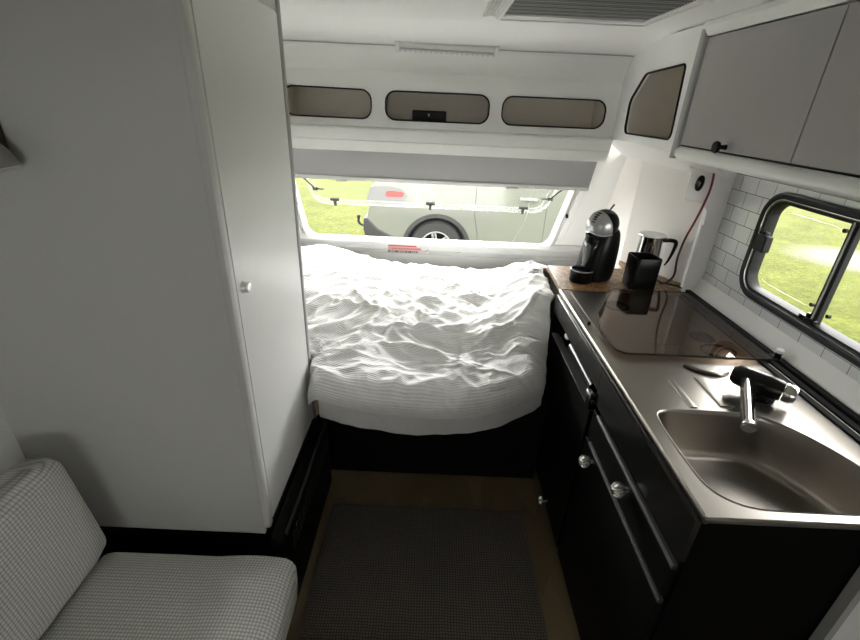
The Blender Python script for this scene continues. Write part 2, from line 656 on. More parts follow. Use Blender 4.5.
# left wall, back wall
bm = bm_new()
add_box(bm, (XL - .03, YB, 0), (XL, 2.75, CZ))
struct('wall_left', bm, M['white'], 'white side wall behind the bench seat', 'wall', smooth=False)
bm = bm_new()
add_plate(bm, [(XL, 0), (XR, 0), (XR, CZ), (XL, CZ)], [round_poly([(-.45, 1.05), (.5, 1.05), (.5, 1.34), (-.45, 1.34)], .06)], XZ(YB), 0.03)  # unseen window opening, added to let daylight in from behind
struct('wall_back', bm, M['white'], 'plain white rear wall with a small unseen opening added to let light in', 'wall', smooth=False)

# front wall leans outwards towards the bottom
WN = Vector((0, -1, -0.4)).normalized()
WU = Vector((0, -0.4, 1)).normalized()
WO = Vector((0, 2.48, 1.16))
FW = frame_of(WO, (1, 0, 0), WU)             # local b runs up the leaning wall; third axis towards the room
def fw(x, b, c=0.0):
    return FW @ Vector((x, b, c))
win = [(-.750, -.385), (.685, -.385), (.755, .24), (-.790, .24)]
winr = round_poly(win, .075, 8)
bm = bm_new()
add_plate(bm, [(XL, -.62), (XR, -.62), (XR, .47), (XL, .47)], [winr], FW, -0.03)
struct('wall_front', bm, M['gloss'], 'white leaning front wall around the wide window', 'wall')
bm = bm_new()
add_box(bm, (XL, 2.70, 0), (XR, 2.74, .62))
struct('wall_front_low', bm, M['white'], None, None, smooth=False)

# right wall with the side window hole
w2 = round_poly([(.66, 1.005), (1.545, 1.005), (1.545, 1.335), (.66, 1.335)], .075, 8)
bm = bm_new()
add_plate(bm, [(YB, 0), (2.75, 0), (2.75, CZ), (YB, CZ)], [w2], YZ(XR), 0.03)
struct('wall_right', bm, M['white'], 'white side wall with the sliding window over the worktop', 'wall', smooth=False)
bm = bm_new()
add_plate(bm, [(.56, .945), (1.776, .945), (1.776, 1.50), (.56, 1.50)], [round_poly([(.645, .985), (1.565, .985), (1.565, 1.352), (.645, 1.352)], .09, 8)], YZ(XR - .004), 0.004)
t = struct('wall_right_tiles', bm, M['tile'], 'white brick-bond tile splashback around the side window', 'splashback', smooth=False)
# tile rows line up with the joint at z = .979
t.data.transform(Matrix.Translation((0, 0, 0)))
d = Vector((0, 1.7755 - 0.0915 * 30, .979 - .0558 * 30))
off = ORG[t.name] - d
t.data.transform(Matrix.Translation(off))
t.location -= off
# sloping sill between tiles and worktop rail
bm = bm_new()
add_loft(bm, [[(XR, y, .948), (XR - .004, y, .948), (1.098, y, .893), (1.098, y, .80), (XR, y, .80)] for y in (.56, 1.776)])
struct('trim_1', bm, M['white'], 'plain white sill strip under the tiles', 'sill', smooth=False)

# corner return and diagonal wall beyond the worktop
bm = bm_new()
pa, pb, pc = Vector((.95, 2.75)), Vector((.95, 2.20)), Vector((1.135, 1.855))
bm_v = [(.95, 2.72), (.95, 2.20), (1.135, 1.855), (1.135, 2.72)]
add_plate(bm, bm_v, [], XY(.60), 0.80)
struct('wall_corner', bm, M['cove'], 'warm white boxed wall corner behind the coffee machine', 'wall', smooth=False)
# soft soffit under the corner locker
bm = bm_new()
def soff(x0, y0, z0, x1, y1, z1):
    return [(x0, y0, z0), (x1, y1, z1), (x1, y1, z1 + .008), (x0, y0, z0 + .008)]
add_loft(bm, [soff(.730, 2.13, 1.452, .955, 2.44, 1.352), soff(.740, 2.06, 1.452, .95, 2.21, 1.358), soff(.752, 1.9, 1.452, 1.02, 2.07, 1.350),
              soff(.752, 1.545, 1.450, 1.085, 1.93, 1.338), soff(.80, 1.50, 1.46, 1.128, 1.80, 1.34)])
struct('trim_2', bm, M['gloss'], 'white sloping soffit below the corner locker', 'soffit')
# partition panel at the far end of the tiles, with the bracket-shaped end of the overhead locker
part = thing('side_partition', (1.09, 1.79, .88), 'white partition panel at the end of the tiles with a curved bracket top', 'partition')
bm = bm_new()
add_box(bm, (1.055, 1.778, .885), (1.128, 1.798, 1.42))
obj('panel', bm, M['white'], part, bevel=.002)
bk = [(1.10, 1.44), (.915, 1.44), (.918, 1.405), (.940, 1.388), (.951, 1.36), (.953, 1.30), (.953, 1.272), (.965, 1.262), (1.0, 1.262), (1.03, 1.252), (1.052, 1.225), (1.056, 1.17), (1.10, 1.17)]
bm = bm_new()
add_prism(bm, bk, XZ(1.778), 0.012)
obj('bracket', bm, M['white'], part, bevel=.002)
bm = bm_new()
add_lathe(bm, [(0.0, 0), (.020, 0), (.020, .006), (.012, .009), (0, .009)], Matrix.Translation((.992, 1.766, 1.329)) @ Matrix.Rotation(math.radians(4), 4, 'Y') @ Matrix.Diagonal((.75, 1, 1.45, 1)) @ Matrix.Rotation(PI / 2, 4, 'X'))
o = obj('switch', bm, M['blackgloss'], part)
o['label'] = 'black oval light switch'
bm = bm_new()
add_box(bm, (.985, 1.755, 1.388), (1.03, 1.768, 1.402))
obj('junction_block', bm, M['blackgloss'], part, bevel=.002)

# pale end panel with grey edging at the near right
bm = bm_new()
add_box(bm, (.893, .590, 0), (XR, .606, .862))
struct('wall_end_panel', bm, M['white'], 'pale panel beside the black cabinet end', 'wall', smooth=False)
bm = bm_new()
add_box(bm, (.876, .584, 0), (.892, .606, .862))
struct('trim_3', bm, M['greytrim'], 'grey edging strip on the pale end panel', 'trim', smooth=False)

# ------------------------------------------------------------------ front window
w1 = bpy.data.objects.new('window_1', None)
COL.objects.link(w1)
w1.location = fw(0, -.36)
ORG['window_1'] = Vector(w1.location)
tag(w1, 'wide front window with its outer pane propped open', 'window', kind='structure')
bm = bm_new()
add_band(bm, winr, FW, .016, .016, -.018)
add_band(bm, winr, FW, .010, .006, -.034)
add_band(bm, winr, FW, .006, .01, .0, -.03)
obj('window_frame', bm, M['winplas'], w1)
bm = bm_new()
prof = [(-.352, .0), (-.352, .012), (-.372, .030), (-.385, .030), (-.398, .022), (-.424, .024), (-.436, .018), (-.46, .018), (-.475, .004), (-.475, 0)]
add_loft(bm, [[fw(x, b, c) for b, c in prof] for x in (-.80, .93)])
obj('sill_moulding', bm, M['winplas'], w1, smooth=False, bevel=.003)
for x in (-.39, -.035, .33):
    bm = bm_new()
    add_box(bm, (-.022, -.005, 0), (.022, .005, .012), frame_of(fw(x, -.366, .03), (1, 0, 0), WU))
    obj('catch_plate', bm, M['alu'], w1, bevel=.002)
for x in (-.035, .155):
    bm = bm_new()
    mt = frame_of(fw(x, -.430, .02), (1, 0, 0), WU)
    if x < 0:
        add_lathe(bm, [(0, 0), (.012, 0), (.012, .01), (.006, .014), (0, .014)], mt @ Matrix.Diagonal((.7, 1.2, 1, 1)))
        add_box(bm, (-.004, -.012, .010), (.004, .016, .020), mt)
    else:
        add_box(bm, (-.014, -.004, 0), (.014, .004, .012), mt)
    obj('screw_cap', bm, M['alu'], w1, bevel=.001)
# outer acrylic pane, hinged at the top and swung out
hx = Vector((0, 2.43, 1.42))
po = fw(0, .23, -.05)
PU = (Vector((0, 2.765, .985)) - po)
plen = PU.length
PM = frame_of(po, (1, 0, 0), -PU.normalized())          # b negative runs down the open pane
pane = round_poly([(-.735, -plen), (.665, -plen), (.735, 0), (-.765, 0)], [.09, .09, .02, .02], 8)
bm = bm_new()
add_prism(bm, pane, PM, .004)
pn = obj('pane', bm, M['acrylic'], w1, smooth=False)
bm = bm_new()
add_band(bm, pane, PM, .012, .012, 0.0, -.004)
add_band(bm, pane, PM, .004, .008, .040, .004)
obj('pane_rim', bm, M['acryledge'], w1)
for x in (-.605, -.03, .53):
    bm = bm_new()
    mt = PM @ Matrix.Translation((x, -plen + .035, .004))
    add_box(bm, (-.028, .004, 0), (.028, .020, .014), mt)
    add_box(bm, (-.008, -.030, .004), (.008, .006, .022), mt)
    obj('latch', bm, M['rubgrey'], w1, bevel=.003)
for x, s in ((-.735, 1), (.70, -1)):
    bm = bm_new()
    a = fw(x, .03, -.01)
    b = PM @ Vector((x + s * .03, -plen + .13, .006))
    add_cyl(bm, a, b, .005, seg=10)
    add_box(bm, (-.012, -.012, -.008), (.012, .012, .008), Matrix.Translation(a))
    add_box(bm, (-.014, -.010, -.010), (.014, .010, .010), Matrix.Translation(b))
    add_cyl(bm, b, b + Vector((s * .05, 0, -.003)), .004, seg=8)
    obj('stay_arm', bm, M['rubgrey'], w1)
for x, b_ in ((-.775, -.14), (.738, -.145)):
    bm = bm_new()
    add_cyl(bm, fw(x, b_, 0), fw(x, b_, .022), .008, seg=12)
    obj('blind_hook', bm, M['rubgrey'], w1)
# thin cord of the insect screen, lying against the window opening
bm = bm_new()
add_tube(bm, spline([fw(.525, .06, .005), fw(.52, -.05, .008), fw(.512, -.18, .014), fw(.485, -.28, .012), fw(.465, -.35, .012)]), .0012, 6)
obj('pull_cord', bm, M['greytrim'], w1)

# roller blind under the shelf
bl = thing('roller_blind', fw(.02, .03, .03), 'grey roller blind pulled partly down over the front window', 'blind')
bm = bm_new()
add_plate(bm, [(-.86, .045), (.80, .045), (.80, .30), (-.86, .30)], [], FW @ Matrix.Translation((0, 0, .028)), .003)
obj('fabric', bm, M['blindf'], bl, smooth=False)
bm = bm_new()
add_box(bm, (-.862, .030, .022), (.802, .052, .038), FW)
o = obj('bottom_bar', bm, M['greytrim'], bl, bevel=.004)
for x in (-.50, .40):
    bm = bm_new()
    add_box(bm, (x - .03, .024, .024), (x + .03, .034, .043), FW)
    obj('grip', bm, M['greytrim'], o, bevel=.003)
# blind side channel next to the window
for x0, x1 in ((.790, .850),):
    bm = bm_new()
    a0, a1 = Vector((x0, .25)), Vector((x0 - .065, -.30))
    add_prism(bm, [a0, a0 + Vector((.035, 0)), a1 + Vector((.035, 0)), a1], FW, .012)
    o = obj('side_channel', bm, M['gloss'], w1, bevel=.004)

# warning sticker on the sill
st = thing('sticker', fw(-.165, -.44, .026), 'small red and white warning sticker on the front window sill', 'sticker')
SM = FW @ Matrix.Translation((-.170, -.414, .0255))
def srect(name, m, x0, y0, x1, y1, c=0.0, parent=st):
    bm = bm_new()
    add_box(bm, (x0, y0, c), (x1, y1, c + .0008), SM)
    return obj(name, bm, m, parent, smooth=False)
srect('backing', M['stwhite'], -.105, -.033, .105, .030)
srect('heading_band', M['stred'], -.100, .014, .070, .028, .0009)
srect('message_band', M['stpale'], -.103, -.016, .098, .012, .0009)
bm = bm_new()
random.seed(3)
x = -.078
while x < .085:                                # blurred red line of print
    w = random.choice((.006, .008, .010))
    add_box(bm, (x, -.007, .0018), (x + w * .75, .004, .0024), SM)
    x += w + .003
obj('red_lettering', bm, M['stred'], st, smooth=False)
srect('dark_band', M['seam'], -.103, -.031, .078, -.018, .0009)
bm = bm_new()
x = -.092
while x < .065:
    w = random.choice((.005, .009, .012))
    if random.random() < .75:
        add_box(bm, (x, -.027, .0018), (x + w * .8, -.022, .0024), SM)
    x += w + .002
obj('small_lettering', bm, M['stwhite'], st, smooth=False)

# ------------------------------------------------------------------ front shelf with three openings
fs = thing('front_shelf', (0, 2.12, 1.37), 'white moulded shelf over the front window with three rounded openings', 'shelf')
slots = [[(-.66, 1.489), (-.290, 1.487), (-.290, 1.598), (-.66, 1.602)], [(-.229, 1.488), (.209, 1.488), (.209, 1.598), (-.229, 1.598)], [(.265, 1.489), (.700, 1.489), (.700, 1.598), (.265, 1.598)]]
slr = [round_poly(s, .042, 6) for s in slots]
bm = bm_new()
add_plate(bm, [(XL, 1.452), (.7492, 1.452), (.7492, 1.668), (XL, 1.668)], slr, XZ(2.10), -.012)
obj('face_panel', bm, M['gloss'], fs)
bm = bm_new()
pr = [(2.10, 1.668), (2.095, 1.685), (2.078, 1.71), (2.05, 1.738), (2.035, 1.755), (2.035, 1.775), (2.13, 1.69), (2.112, 1.668)]
add_loft(bm, [[(x, y, z) for y, z in pr] for x in (XL, .7492)])
obj('upper_fairing', bm, M['gloss'], fs, angle=60)
bm = bm_new()
add_loft(bm, [[(x, y, z) for y, z in ((2.036, 1.7538), (2.032, 1.7555), (2.036, 1.7572), (2.040, 1.7555))] for x in (XL, .7485)])
obj('joint_strip', bm, M['greytrim'], fs)
bm = bm_new()
pl = [(2.102, 1.457), (2.050, 1.454), (2.044, 1.449), (2.044, 1.440), (2.058, 1.404), (2.056, 1.401), (2.074, 1.358), (2.13, 1.358), (2.13, 1.457)]
add_loft(bm, [[(x, y, z) for y, z in pl] for x in (XL, .735)])
obj('pelmet', bm, M['gloss'], fs, angle=30)
bm = bm_new()
for a in (slr):
    xs = [p[0] for p in a]
    x0, x1 = min(xs) - .012, max(xs) + .012
    # open-fronted box behind each opening
    z0, z1, y0, y1 = 1.482, 1.608, 2.111, 2.30
    add_box(bm, (x0, y0, z0 - .006), (x1, y1, z0))
    add_box(bm, (x0, y0, z1), (x1, y1, z1 + .006))
    add_box(bm, (x0, y1, z0), (x1, y1 + .006, z1))
    add_box(bm, (x0 - .006, y0, z0), (x0, y1, z1))
    add_box(bm, (x1, y0, z0), (x1 + .006, y1, z1))
obj('compartment_lining', bm, M['slotin'], fs, smooth=False)
for s in slr:
    bm = bm_new()
    add_band(bm, s, XZ(2.10), .006, .008, -.003, -.003)
    obj('edge_trim', bm, M['rubber'], fs)
# small black box in the middle opening
mb = thing('black_box', (-.042, 2.15, 1.482), 'small black box with a white mark inside the middle shelf opening', 'box')
bm = bm_new()
add_box(bm, (-.117, 2.118, 1.4825), (.030, 2.19, 1.529))
obj('casing', bm, M['rubber'], mb, bevel=.004)
bm = bm_new()
for a in (52, 128, 90):
    c = Vector((-.045, 2.1172, 1.512))
    ln = .008 if a != 90 else .003
    dv = Vector((math.cos(math.radians(a)), 0, math.sin(math.radians(a)))) * ln
    add_cyl(bm, c - dv * .9, c + dv * .9, .0012, seg=6)
o = obj('emblem', bm, M['stwhite'], mb)

# strip light on the seam
cl = thing('ceiling_light', (.02, 2.03, 1.738), 'slim clear strip light fixed along the ceiling seam', 'light')
bm = bm_new()
LM = frame_of((.018, 2.022, 1.757), (1, -.002, -.012), (0, -.55, .83))
pr = round_poly([(-.02, 0), (.02, 0), (.014, .022), (-.014, .022)], .006, 3)
add_loft(bm, [[LM @ Vector((x, a, c)) for a, c in pr] for x in (-.186, .186)])
obj('diffuser', bm, M['diffuser'], cl)
bm = bm_new()
for k in range(-9, 10):
    add_box(bm, (k * .020 - .001, -.016, .021), (k * .020 + .001, .0, .0235), LM)
add_box(bm, (-.18, -.006, .021), (.18, .000, .025), LM)
obj('diffuser_rib', bm, M['greytrim'], cl, smooth=False)
for s in (-1, 1):
    bm = bm_new()
    add_box(bm, (s * .192 - .007, -.021, 0), (s * .192 + .007, .021, .024), LM)
    obj('end_cap', bm, M['gloss'], cl, bevel=.003)

# ------------------------------------------------------------------ roof hatch
sk = thing('roof_hatch', (.37, 1.3, CZ - .03), 'white framed roof hatch with a grey pleated blind drawn across', 'skylight')
so = round_poly([(.150, 1.04), (.594, 1.04), (.594, 1.572), (.150, 1.572)], .02, 4)
si = round_poly([(.168, 1.07), (.564, 1.07), (.564, 1.530), (.168, 1.530)], .006, 3)
bm = bm_new()
add_plate(bm, so, [si], XY(CZ - .012), .012)
add_band(bm, so, XY(CZ - .012), .010, -.004, .004)
obj('frame', bm, M['gloss'], sk, bevel=.003)
bm = bm_new()
for k in range(5):
    add_box(bm, (.112 + k * .0070, 1.04, CZ - .012 + k * .0010), (.1165 + k * .0070, 1.555, CZ))
obj('ribbed_flange', bm, M['gloss'], sk, bevel=.001)
bm = bm_new()
add_box(bm, (.170, 1.494, CZ - .014), (.562, 1.516, CZ - .005))
obj('blind_bar', bm, M['alu'], sk, bevel=.003)
bm = bm_new()
n = 60
rings = []
for k in range(n + 1):
    y = 1.075 + (1.496 - 1.075) * k / n
    z = CZ - .010 + (.006 if k % 2 else 0)
    rings.append([(.168, y, z), (.564, y, z), (.564, y, z + .002), (.168, y, z + .002)])
add_loft(bm, rings)
obj('pleated_blind', bm, M['pleat'], sk, smooth=False)
bm = bm_new()
add_box(bm, (.169, 1.516, CZ - .004), (.563, 1.5295, CZ - .001))
obj('shadow_gap', bm, M['rubber'], sk, smooth=False)
bm = bm_new()
add_box(bm, (.12, 1.03, CZ + .03), (.62, 1.58, CZ + .09))
obj('outer_dome', bm, M['gloss'], sk, bevel=.03, seg=4)

# ------------------------------------------------------------------ corner locker and overhead locker (right)
ck = thing('corner_locker', (.85, 1.8, 1.45), 'white corner locker with an angled rounded opening beside the overhead locker', 'cupboard')
cut = round_poly([(1.572, 1.484), (1.972, 1.482), (1.980, 1.600), (1.880, 1.688), (1.592, 1.700)], [.022, .03, .05, .045, .018], 6)
bm = bm_new()
add_plate(bm, [(1.543, 1.452), (2.112, 1.452), (2.112, CZ - .005), (1.543, CZ - .005)], [cut], YZ(.750), .012)
obj('face_panel', bm, M['gloss'], ck)
bm = bm_new()
add_band(bm, cut, YZ(.750), .006, -.008, -.003, .003)
obj('edge_trim', bm, M['rubber'], ck)
bm = bm_new()
add_box(bm, (.763, 1.55, 1.468), (1.05, 2.08, 1.474))
add_box(bm, (1.05, 1.55, 1.468), (1.056, 2.08, 1.76))
add_box(bm, (.763, 2.02, 1.474), (1.05, 2.026, 1.76))
add_box(bm, (.763, 1.55, 1.474), (1.05, 1.556, 1.76))
add_box(bm, (.763, 1.55, 1.754), (1.05, 2.08, 1.76))
obj('compartment_lining', bm, M['slotin'], ck, smooth=False)

lk = thing('overhead_locker', (.94, .6, 1.45), 'long grey overhead locker with black knob above the tiled side window', 'cupboard')
bm = bm_new()
add_box(bm, (.772, .40, 1.462), (1.126, 1.528, 1.775))
obj('body', bm, M['white'], lk, bevel=.003)
bm = bm_new()
add_loft(bm, [[(x, y, z) for x, z in ((.772, 1.432), (.752, 1.434), (.743, 1.444), (.743, 1.460), (.752, 1.470), (.772, 1.472))] for y in (.40, 1.528)])
obj('bottom_rail', bm, M['gloss'], lk, angle=60)
bm = bm_new()
add_loft(bm, [[(x, y, z) for x, z in ((.776, 1.762), (.750, 1.762), (.744, 1.770), (.738, 1.785), (.742, CZ - .002), (.776, CZ - .002))] for y in (.40, 1.528)])
obj('top_rail', bm, M['gloss'], lk, angle=30)
bm = bm_new()
pr = round_poly([(.740, 1.508), (.740, 1.536), (.775, 1.536), (.775, 1.508)], .008, 4)
add_loft(bm, [[(x, y, z) for x, y in pr] for z in (1.434, 1.785)])
obj('end_stile', bm, M['greytrim'], lk)
for y0, y1 in ((1.020, 1.503), (.45, 1.0165)):
    bm = bm_new()
    add_box(bm, (.750, y0, 1.4755), (.771, y1, 1.758))
    dr = obj('door', bm, M['locker'], lk, bevel=.0015)
    bm = bm_new()
    yk = 1.262 if y0 > 1 else .60
    kd = Vector((-1, 0, -.02))
    add_lathe(bm, [(.007, 0), (.0055, .012), (.006, .018), (.014, .021), (.0155, .026), (.0135, .030), (0, .031)], axis_mtx((.750, yk, 1.487), kd))
    k = obj('knob', bm, M['blackgloss'], dr)
    k['label'] = 'round black knob'
bm = bm_new()
add_box(bm, (.756, .40, 1.470), (.772, 1.508, 1.477))
obj('lower_gap_seal', bm, M['rubber'], lk, smooth=False)

# ------------------------------------------------------------------ side window
w2o = bpy.data.objects.new('window_2', None)
COL.objects.link(w2o)
w2o.location = (XR, 1.1, .98)
ORG['window_2'] = Vector(w2o.location)
tag(w2o, 'black rubber framed sliding window in the tiled side wall', 'window', kind='structure')
rb = round_poly([(.645, .988), (1.562, .988), (1.562, 1.350), (.645, 1.350)], .088, 8)
FM = frame_of((XR - .004, 0, 0), (0, 1, 0), (0, 0, 1)) @ Matrix.Diagonal((1, 1, -1, 1))
bm = bm_new()
add_band(bm, rb, FM, .021, .016, 0.0)
obj('rubber_seal', bm, M['rubgrey'], w2o)
bm = bm_new()
add_band(bm, rb, FM, .0025, .012, .0215)
obj('bright_bead', bm, M['alu'], w2o)
bm = bm_new()
add_band(bm, rb, FM, .014, .036, .0242, -.028)
obj('window_frame', bm, M['rubber'], w2o)
bm = bm_new()
add_box(bm, (XR - .010, 1.195, 1.015), (XR + .012, 1.220, 1.325))
obj('mullion', bm, M['rubber'], w2o, bevel=.004)
bm = bm_new()
add_box(bm, (XR - .013, 1.204, 1.02), (XR - .009, 1.209, 1.32))
obj('mullion_bead', bm, M['greytrim'], w2o, smooth=False)
pw = round_poly([(.675, 1.02), (1.53, 1.02), (1.53, 1.318), (.675, 1.318)], .06, 6)
bm = bm_new()
add_prism(bm, pw, YZ(XR + .006), .003)
obj('pane', bm, M['clear'], w2o, smooth=False)
bm = bm_new()
add_box(bm, (XR - .028, 1.478, 1.150), (XR, 1.533, 1.205))
add_box(bm, (XR - .020, 1.500, 1.195), (XR, 1.533, 1.215))
obj('latch', bm, M['rubber'], w2o, bevel=.005)
bm = bm_new()
add_box(bm, (XR - .018, 1.19, 1.018), (XR - .004, 1.25, 1.036))
add_box(bm, (XR - .016, 1.215, 1.034), (XR - .006, 1.228, 1.048))
obj('slide_catch', bm, M['blackgloss'], w2o, bevel=.003)
bm = bm_new()
pin = round_poly([(1.24, 1.052), (1.500, 1.052), (1.500, 1.292), (1.24, 1.292)], .045, 6)
add_band(bm, pin, YZ(XR + .0095), .0015, .002)
obj('pane_rim', bm, M['clear'], w2o)
for y, z in ((1.238, 1.29), (1.238, 1.068), (1.172, 1.06)):
    bm = bm_new()
    add_cyl(bm, (XR + .004, y, z), (XR - .004, y, z), .006, seg=12)
    obj('pane_button', bm, M['rubber'], w2o)

# ------------------------------------------------------------------ kitchen cabinets
XC = .520
def pumpkin_knob(parent, p, r=.0165):
    bm = bm_new()
    P = Vector(p)
    add_cyl(bm, P, P + Vector((-.016, 0, 0)), .006, .005, 14)
    rings = []
    ns, nr = 36, 12
    for i in range(nr + 1):
        a = PI * i / nr
        rr = max(math.sin(a), .002) * r
        ring = []
        for k in range(ns):
            th = 2 * PI * k / ns
            q = rr * (1 - .48 * (abs(math.cos(th * 4)) ** .0 if False else (0.5 - 0.5 * math.cos(th * 8))) * math.sin(a))
            ring.append(P + Vector((-.026 + math.cos(a) * r * .85, q * math.cos(th), q * math.sin(th))))
        rings.append(ring)
    add_loft(bm, rings)
    k = obj('knob', bm, M['knobm'], parent)
    k['label'] = 'fluted silver knob'
    return k

c1 = thing('kitchen_cabinet', (.80, .87, 0), 'black cabinet under the sink with one drawer and a door', 'cabinet')
bm = bm_new()
add_box(bm, (XC + .016, .612, .05), (.875, 1.146, .732))
add_box(bm, (.875, .612, .05), (1.09, 1.146, .732))
add_box(bm, (XC + .05, .625, 0), (1.09, 1.146, .05))
obj('body', bm, M['black'], c1, smooth=False)
bm = bm_new()
add_box(bm, (XC + .015, .609, .05), (.875, .6115, .864))
add_box(bm, (XC + .015, .6115, .735), (1.09, .6245, .864))
obj('end_panel', bm, mat('matt_black_board', (.002, .002, .002), .6, var=.2, spec=.06), c1, smooth=False)
bm = bm_new()
add_box(bm, (XC + .001, .609, .748), (XC + .014, 1.1488, .864))
obj('fascia_panel', bm, M['fascia'], c1, smooth=False)
bm = bm_new()
add_box(bm, (XC, .618, .628), (XC + .016, 1.140, .728))
d1 = obj('drawer', bm, M['black'], c1, bevel=.002)
bm = bm_new()
add_loft(bm, [[(XC + .006, y, .722), (XC - .004, y, .722), (XC - .006, y, .729), (XC - .002, y, .735), (XC + .006, y, .736)] for y in (.612, 1.10)])
o = obj('grip_rail', bm, M['edge'], d1)
o['label'] = 'dull grey edge strip'
pumpkin_knob(d1, (XC, .842, .700), .021)
bm = bm_new()
add_box(bm, (XC, .618, .055), (XC + .016, 1.150, .612))
d2 = obj('door', bm, M['black'], c1, bevel=.002)
bm = bm_new()
add_loft(bm, [[(XC + .006, y, .612), (XC - .004, y, .612), (XC - .006, y, .619), (XC - .002, y, .625), (XC + .006, y, .626)] for y in (.612, 1.11)])
o = obj('grip_rail', bm, M['edge'], d2)
o['label'] = 'dull grey edge strip'
pumpkin_knob(d2, (XC, 1.058, .590), .021)

c2 = thing('kitchen_cabinet', (.80, 1.6, 0), 'black cabinet between the bed and the sink cabinet with an open flap slot', 'cabinet')
bm = bm_new()
add_box(bm, (XC + .016, 1.149, .05), (1.09, 1.74, .690))
add_box(bm, (XC + .05, 1.149, 0), (1.09, 1.74, .05))
add_box(bm, (XC + .10, 1.149, .690), (1.09, 1.74, .864))
add_box(bm, (XC + .016, 1.70, .690), (XC + .10, 1.74, .864))
add_box(bm, (XC + .048, 1.742, .05), (.93, 2.05, .856))
obj('body', bm, M['black'], c2, smooth=False)
bm = bm_new()
add_box(bm, (XC + .001, 1.149, .787), (XC + .10, 1.74, .864))
obj('fascia_panel', bm, M['fascia'], c2, bevel=.003)
bm = bm_new()
add_box(bm, (XC, 1.168, .134), (XC + .016, 1.70, .700))
d3 = obj('door', bm, M['black'], c2, bevel=.001)
bm = bm_new()
add_box(bm, (XC - .002, 1.166, .699), (XC + .030, 1.70, .703))
o = obj('top_edge', bm, M['edge'], d3, bevel=.001)
bm = bm_new()
add_cyl(bm, (XC + .028, 1.23, .745), (XC + .028, 1.50, .745), .020, seg=20)
o = obj('grip_roll', bm, M['fascia'], c2)
bm = bm_new()
add_lathe(bm, [(0, 0), (.012, 0), (.014, .006), (.011, .012), (0, .013)], axis_mtx((XC + .03, 1.575, .752), (-1, 0, .1)) @ Matrix.Diagonal((1.5, .8, 1, 1)))
o = obj('slot_knob', bm, M['gloss'], c2)
o['label'] = 'small white knob in the slot'
bm = bm_new()
add_box(bm, (XC - .012, 1.152, .712), (XC + .03, 1.188, .752))
add_box(bm, (XC - .010, 1.150, .750), (XC + .02, 1.166, .775))
lt = obj('flap_catch', bm, M['blackgloss'], c2, bevel=.004)
bm = bm_new()
add_box(bm, (XC - .016, 1.160, .752), (XC + .0, 1.192, .768))
o = obj('catch_button', bm, M['silver'], lt, bevel=.004)
bm = bm_new()
add_box(bm, (XC + .002, 1.168, .055), (XC + .016, 1.70, .130))
d4 = obj('drawer', bm, M['black'], c2, bevel=.001)
pumpkin_knob(d4, (XC, 1.357, .096), .018)

# ------------------------------------------------------------------ worktop, hob lid, sink
wt = thing('worktop', (.80, 1.2, .872), 'stainless steel worktop with sink bowl and brown glass hob lid', 'worktop')
sink = smooth_poly([(.572, .72), (.585, .668), (.63, .634), (.70, .628), (.92, .628), (.968, .640), (.974, .700), (.950, .79), (.912, .865), (.868, .918), (.82, .943), (.63, .946), (.588, .938), (.572, .905)], 2)
sink = [p.to_2d() for p in sink]
bm = bm_new()
add_plate(bm, [(.537, .606), (1.075, .606), (1.075, 1.748), (.537, 1.748)], [sink], XY(.874), .006)
obj('steel_top', bm, M['steel'], wt, bevel=.0015)
bm = bm_new()
c = sum(sink, Vector((0, 0))) / len(sink)
rings = []
for s_, z in ((1.012, .8805), (1.0, .8818), (.985, .8795), (.972, .870), (.962, .850), (.945, .800), (.925, .765), (.885, .748), (.82, .742), (.5, .739), (.1, .737)):
    rings.append([(c.x + (p.x - c.x) * s_, c.y + (p.y - c.y) * s_, z) for p in sink])
bm.faces.new(add_loft(bm, rings, caps=False)[-1])
bmesh.ops.recalc_face_normals(bm, faces=bm.faces)
bmesh.ops.reverse_faces(bm, faces=bm.faces)
obj('sink_bowl', bm, M['steel'], wt, angle=70, fixn=False)
bm = bm_new()
add_loft(bm, [[(x, y, z) for x, z in ((.5345, .866), (.5325, .870), (.5325, .879), (.536, .8835), (.541, .8835), (.541, .866))] for y in (.604, 1.750)])
add_loft(bm, [[(x, y, z) for y, z in ((.606, .866), (.6035, .870), (.6035, .879), (.606, .8825), (.610, .8825), (.610, .866))] for x in (.533, 1.128)])
o = obj('edge_trim', bm, M['steel'], wt)
bm = bm_new()
add_plate(bm, round_poly([(.575, 1.30), (1.02, 1.30), (1.02, 1.735), (.575, 1.735)], .02), [], XY(.8802), .0015)
obj('hob_plate', bm, M['steel'], wt, smooth=False)
for x, y, r in ((.925, 1.36, .040), (.72, 1.60, .048)):
    bm = bm_new()
    add_lathe(bm, [(r, .8815), (r, .884), (r * .88, .8865), (r * .7, .8855), (r * .62, .883), (r * .3, .8835), (0, .884)], Matrix.Translation((x, y, 0)))
    bnr = obj('burner', bm, M['black'], wt)
bm = bm_new()
add_tube(bm, [(.925 + .052 * math.cos(a * PI / 16), 1.265 + .04 * math.sin(a * PI / 16), .884) for a in range(0, 33)], .0035, 8)
o = obj('pan_support', bm, M['blackgloss'], wt)
bm = bm_new()
pr = round_poly([(-.022, 0), (.022, 0), (.016, .004), (-.016, .004)], .002, 2)
add_loft(bm, [[(.782 + a, y, .880 + h) for a, h in pr] for y in (.965, 1.10)])
obj('drainer_ridge', bm, M['steel'], wt)
bm = bm_new()
add_loft(bm, [[(.690 + a * .5, y, .880 + h * .7) for a, h in pr] for y in (.955, 1.08)])
obj('drainer_ridge', bm, M['steel'], wt)
bm = bm_new()
add_tube(bm, spline([(.77, 1.17, .883), (.80, 1.135, .885), (.845, 1.12, .885), (.88, 1.135, .883)]), .007, 8)
obj('drainer_lip', bm, M['steel'], wt)
bm = bm_new()
add_box(bm, (1.020, .610, .880), (1.040, 1.748, .886))
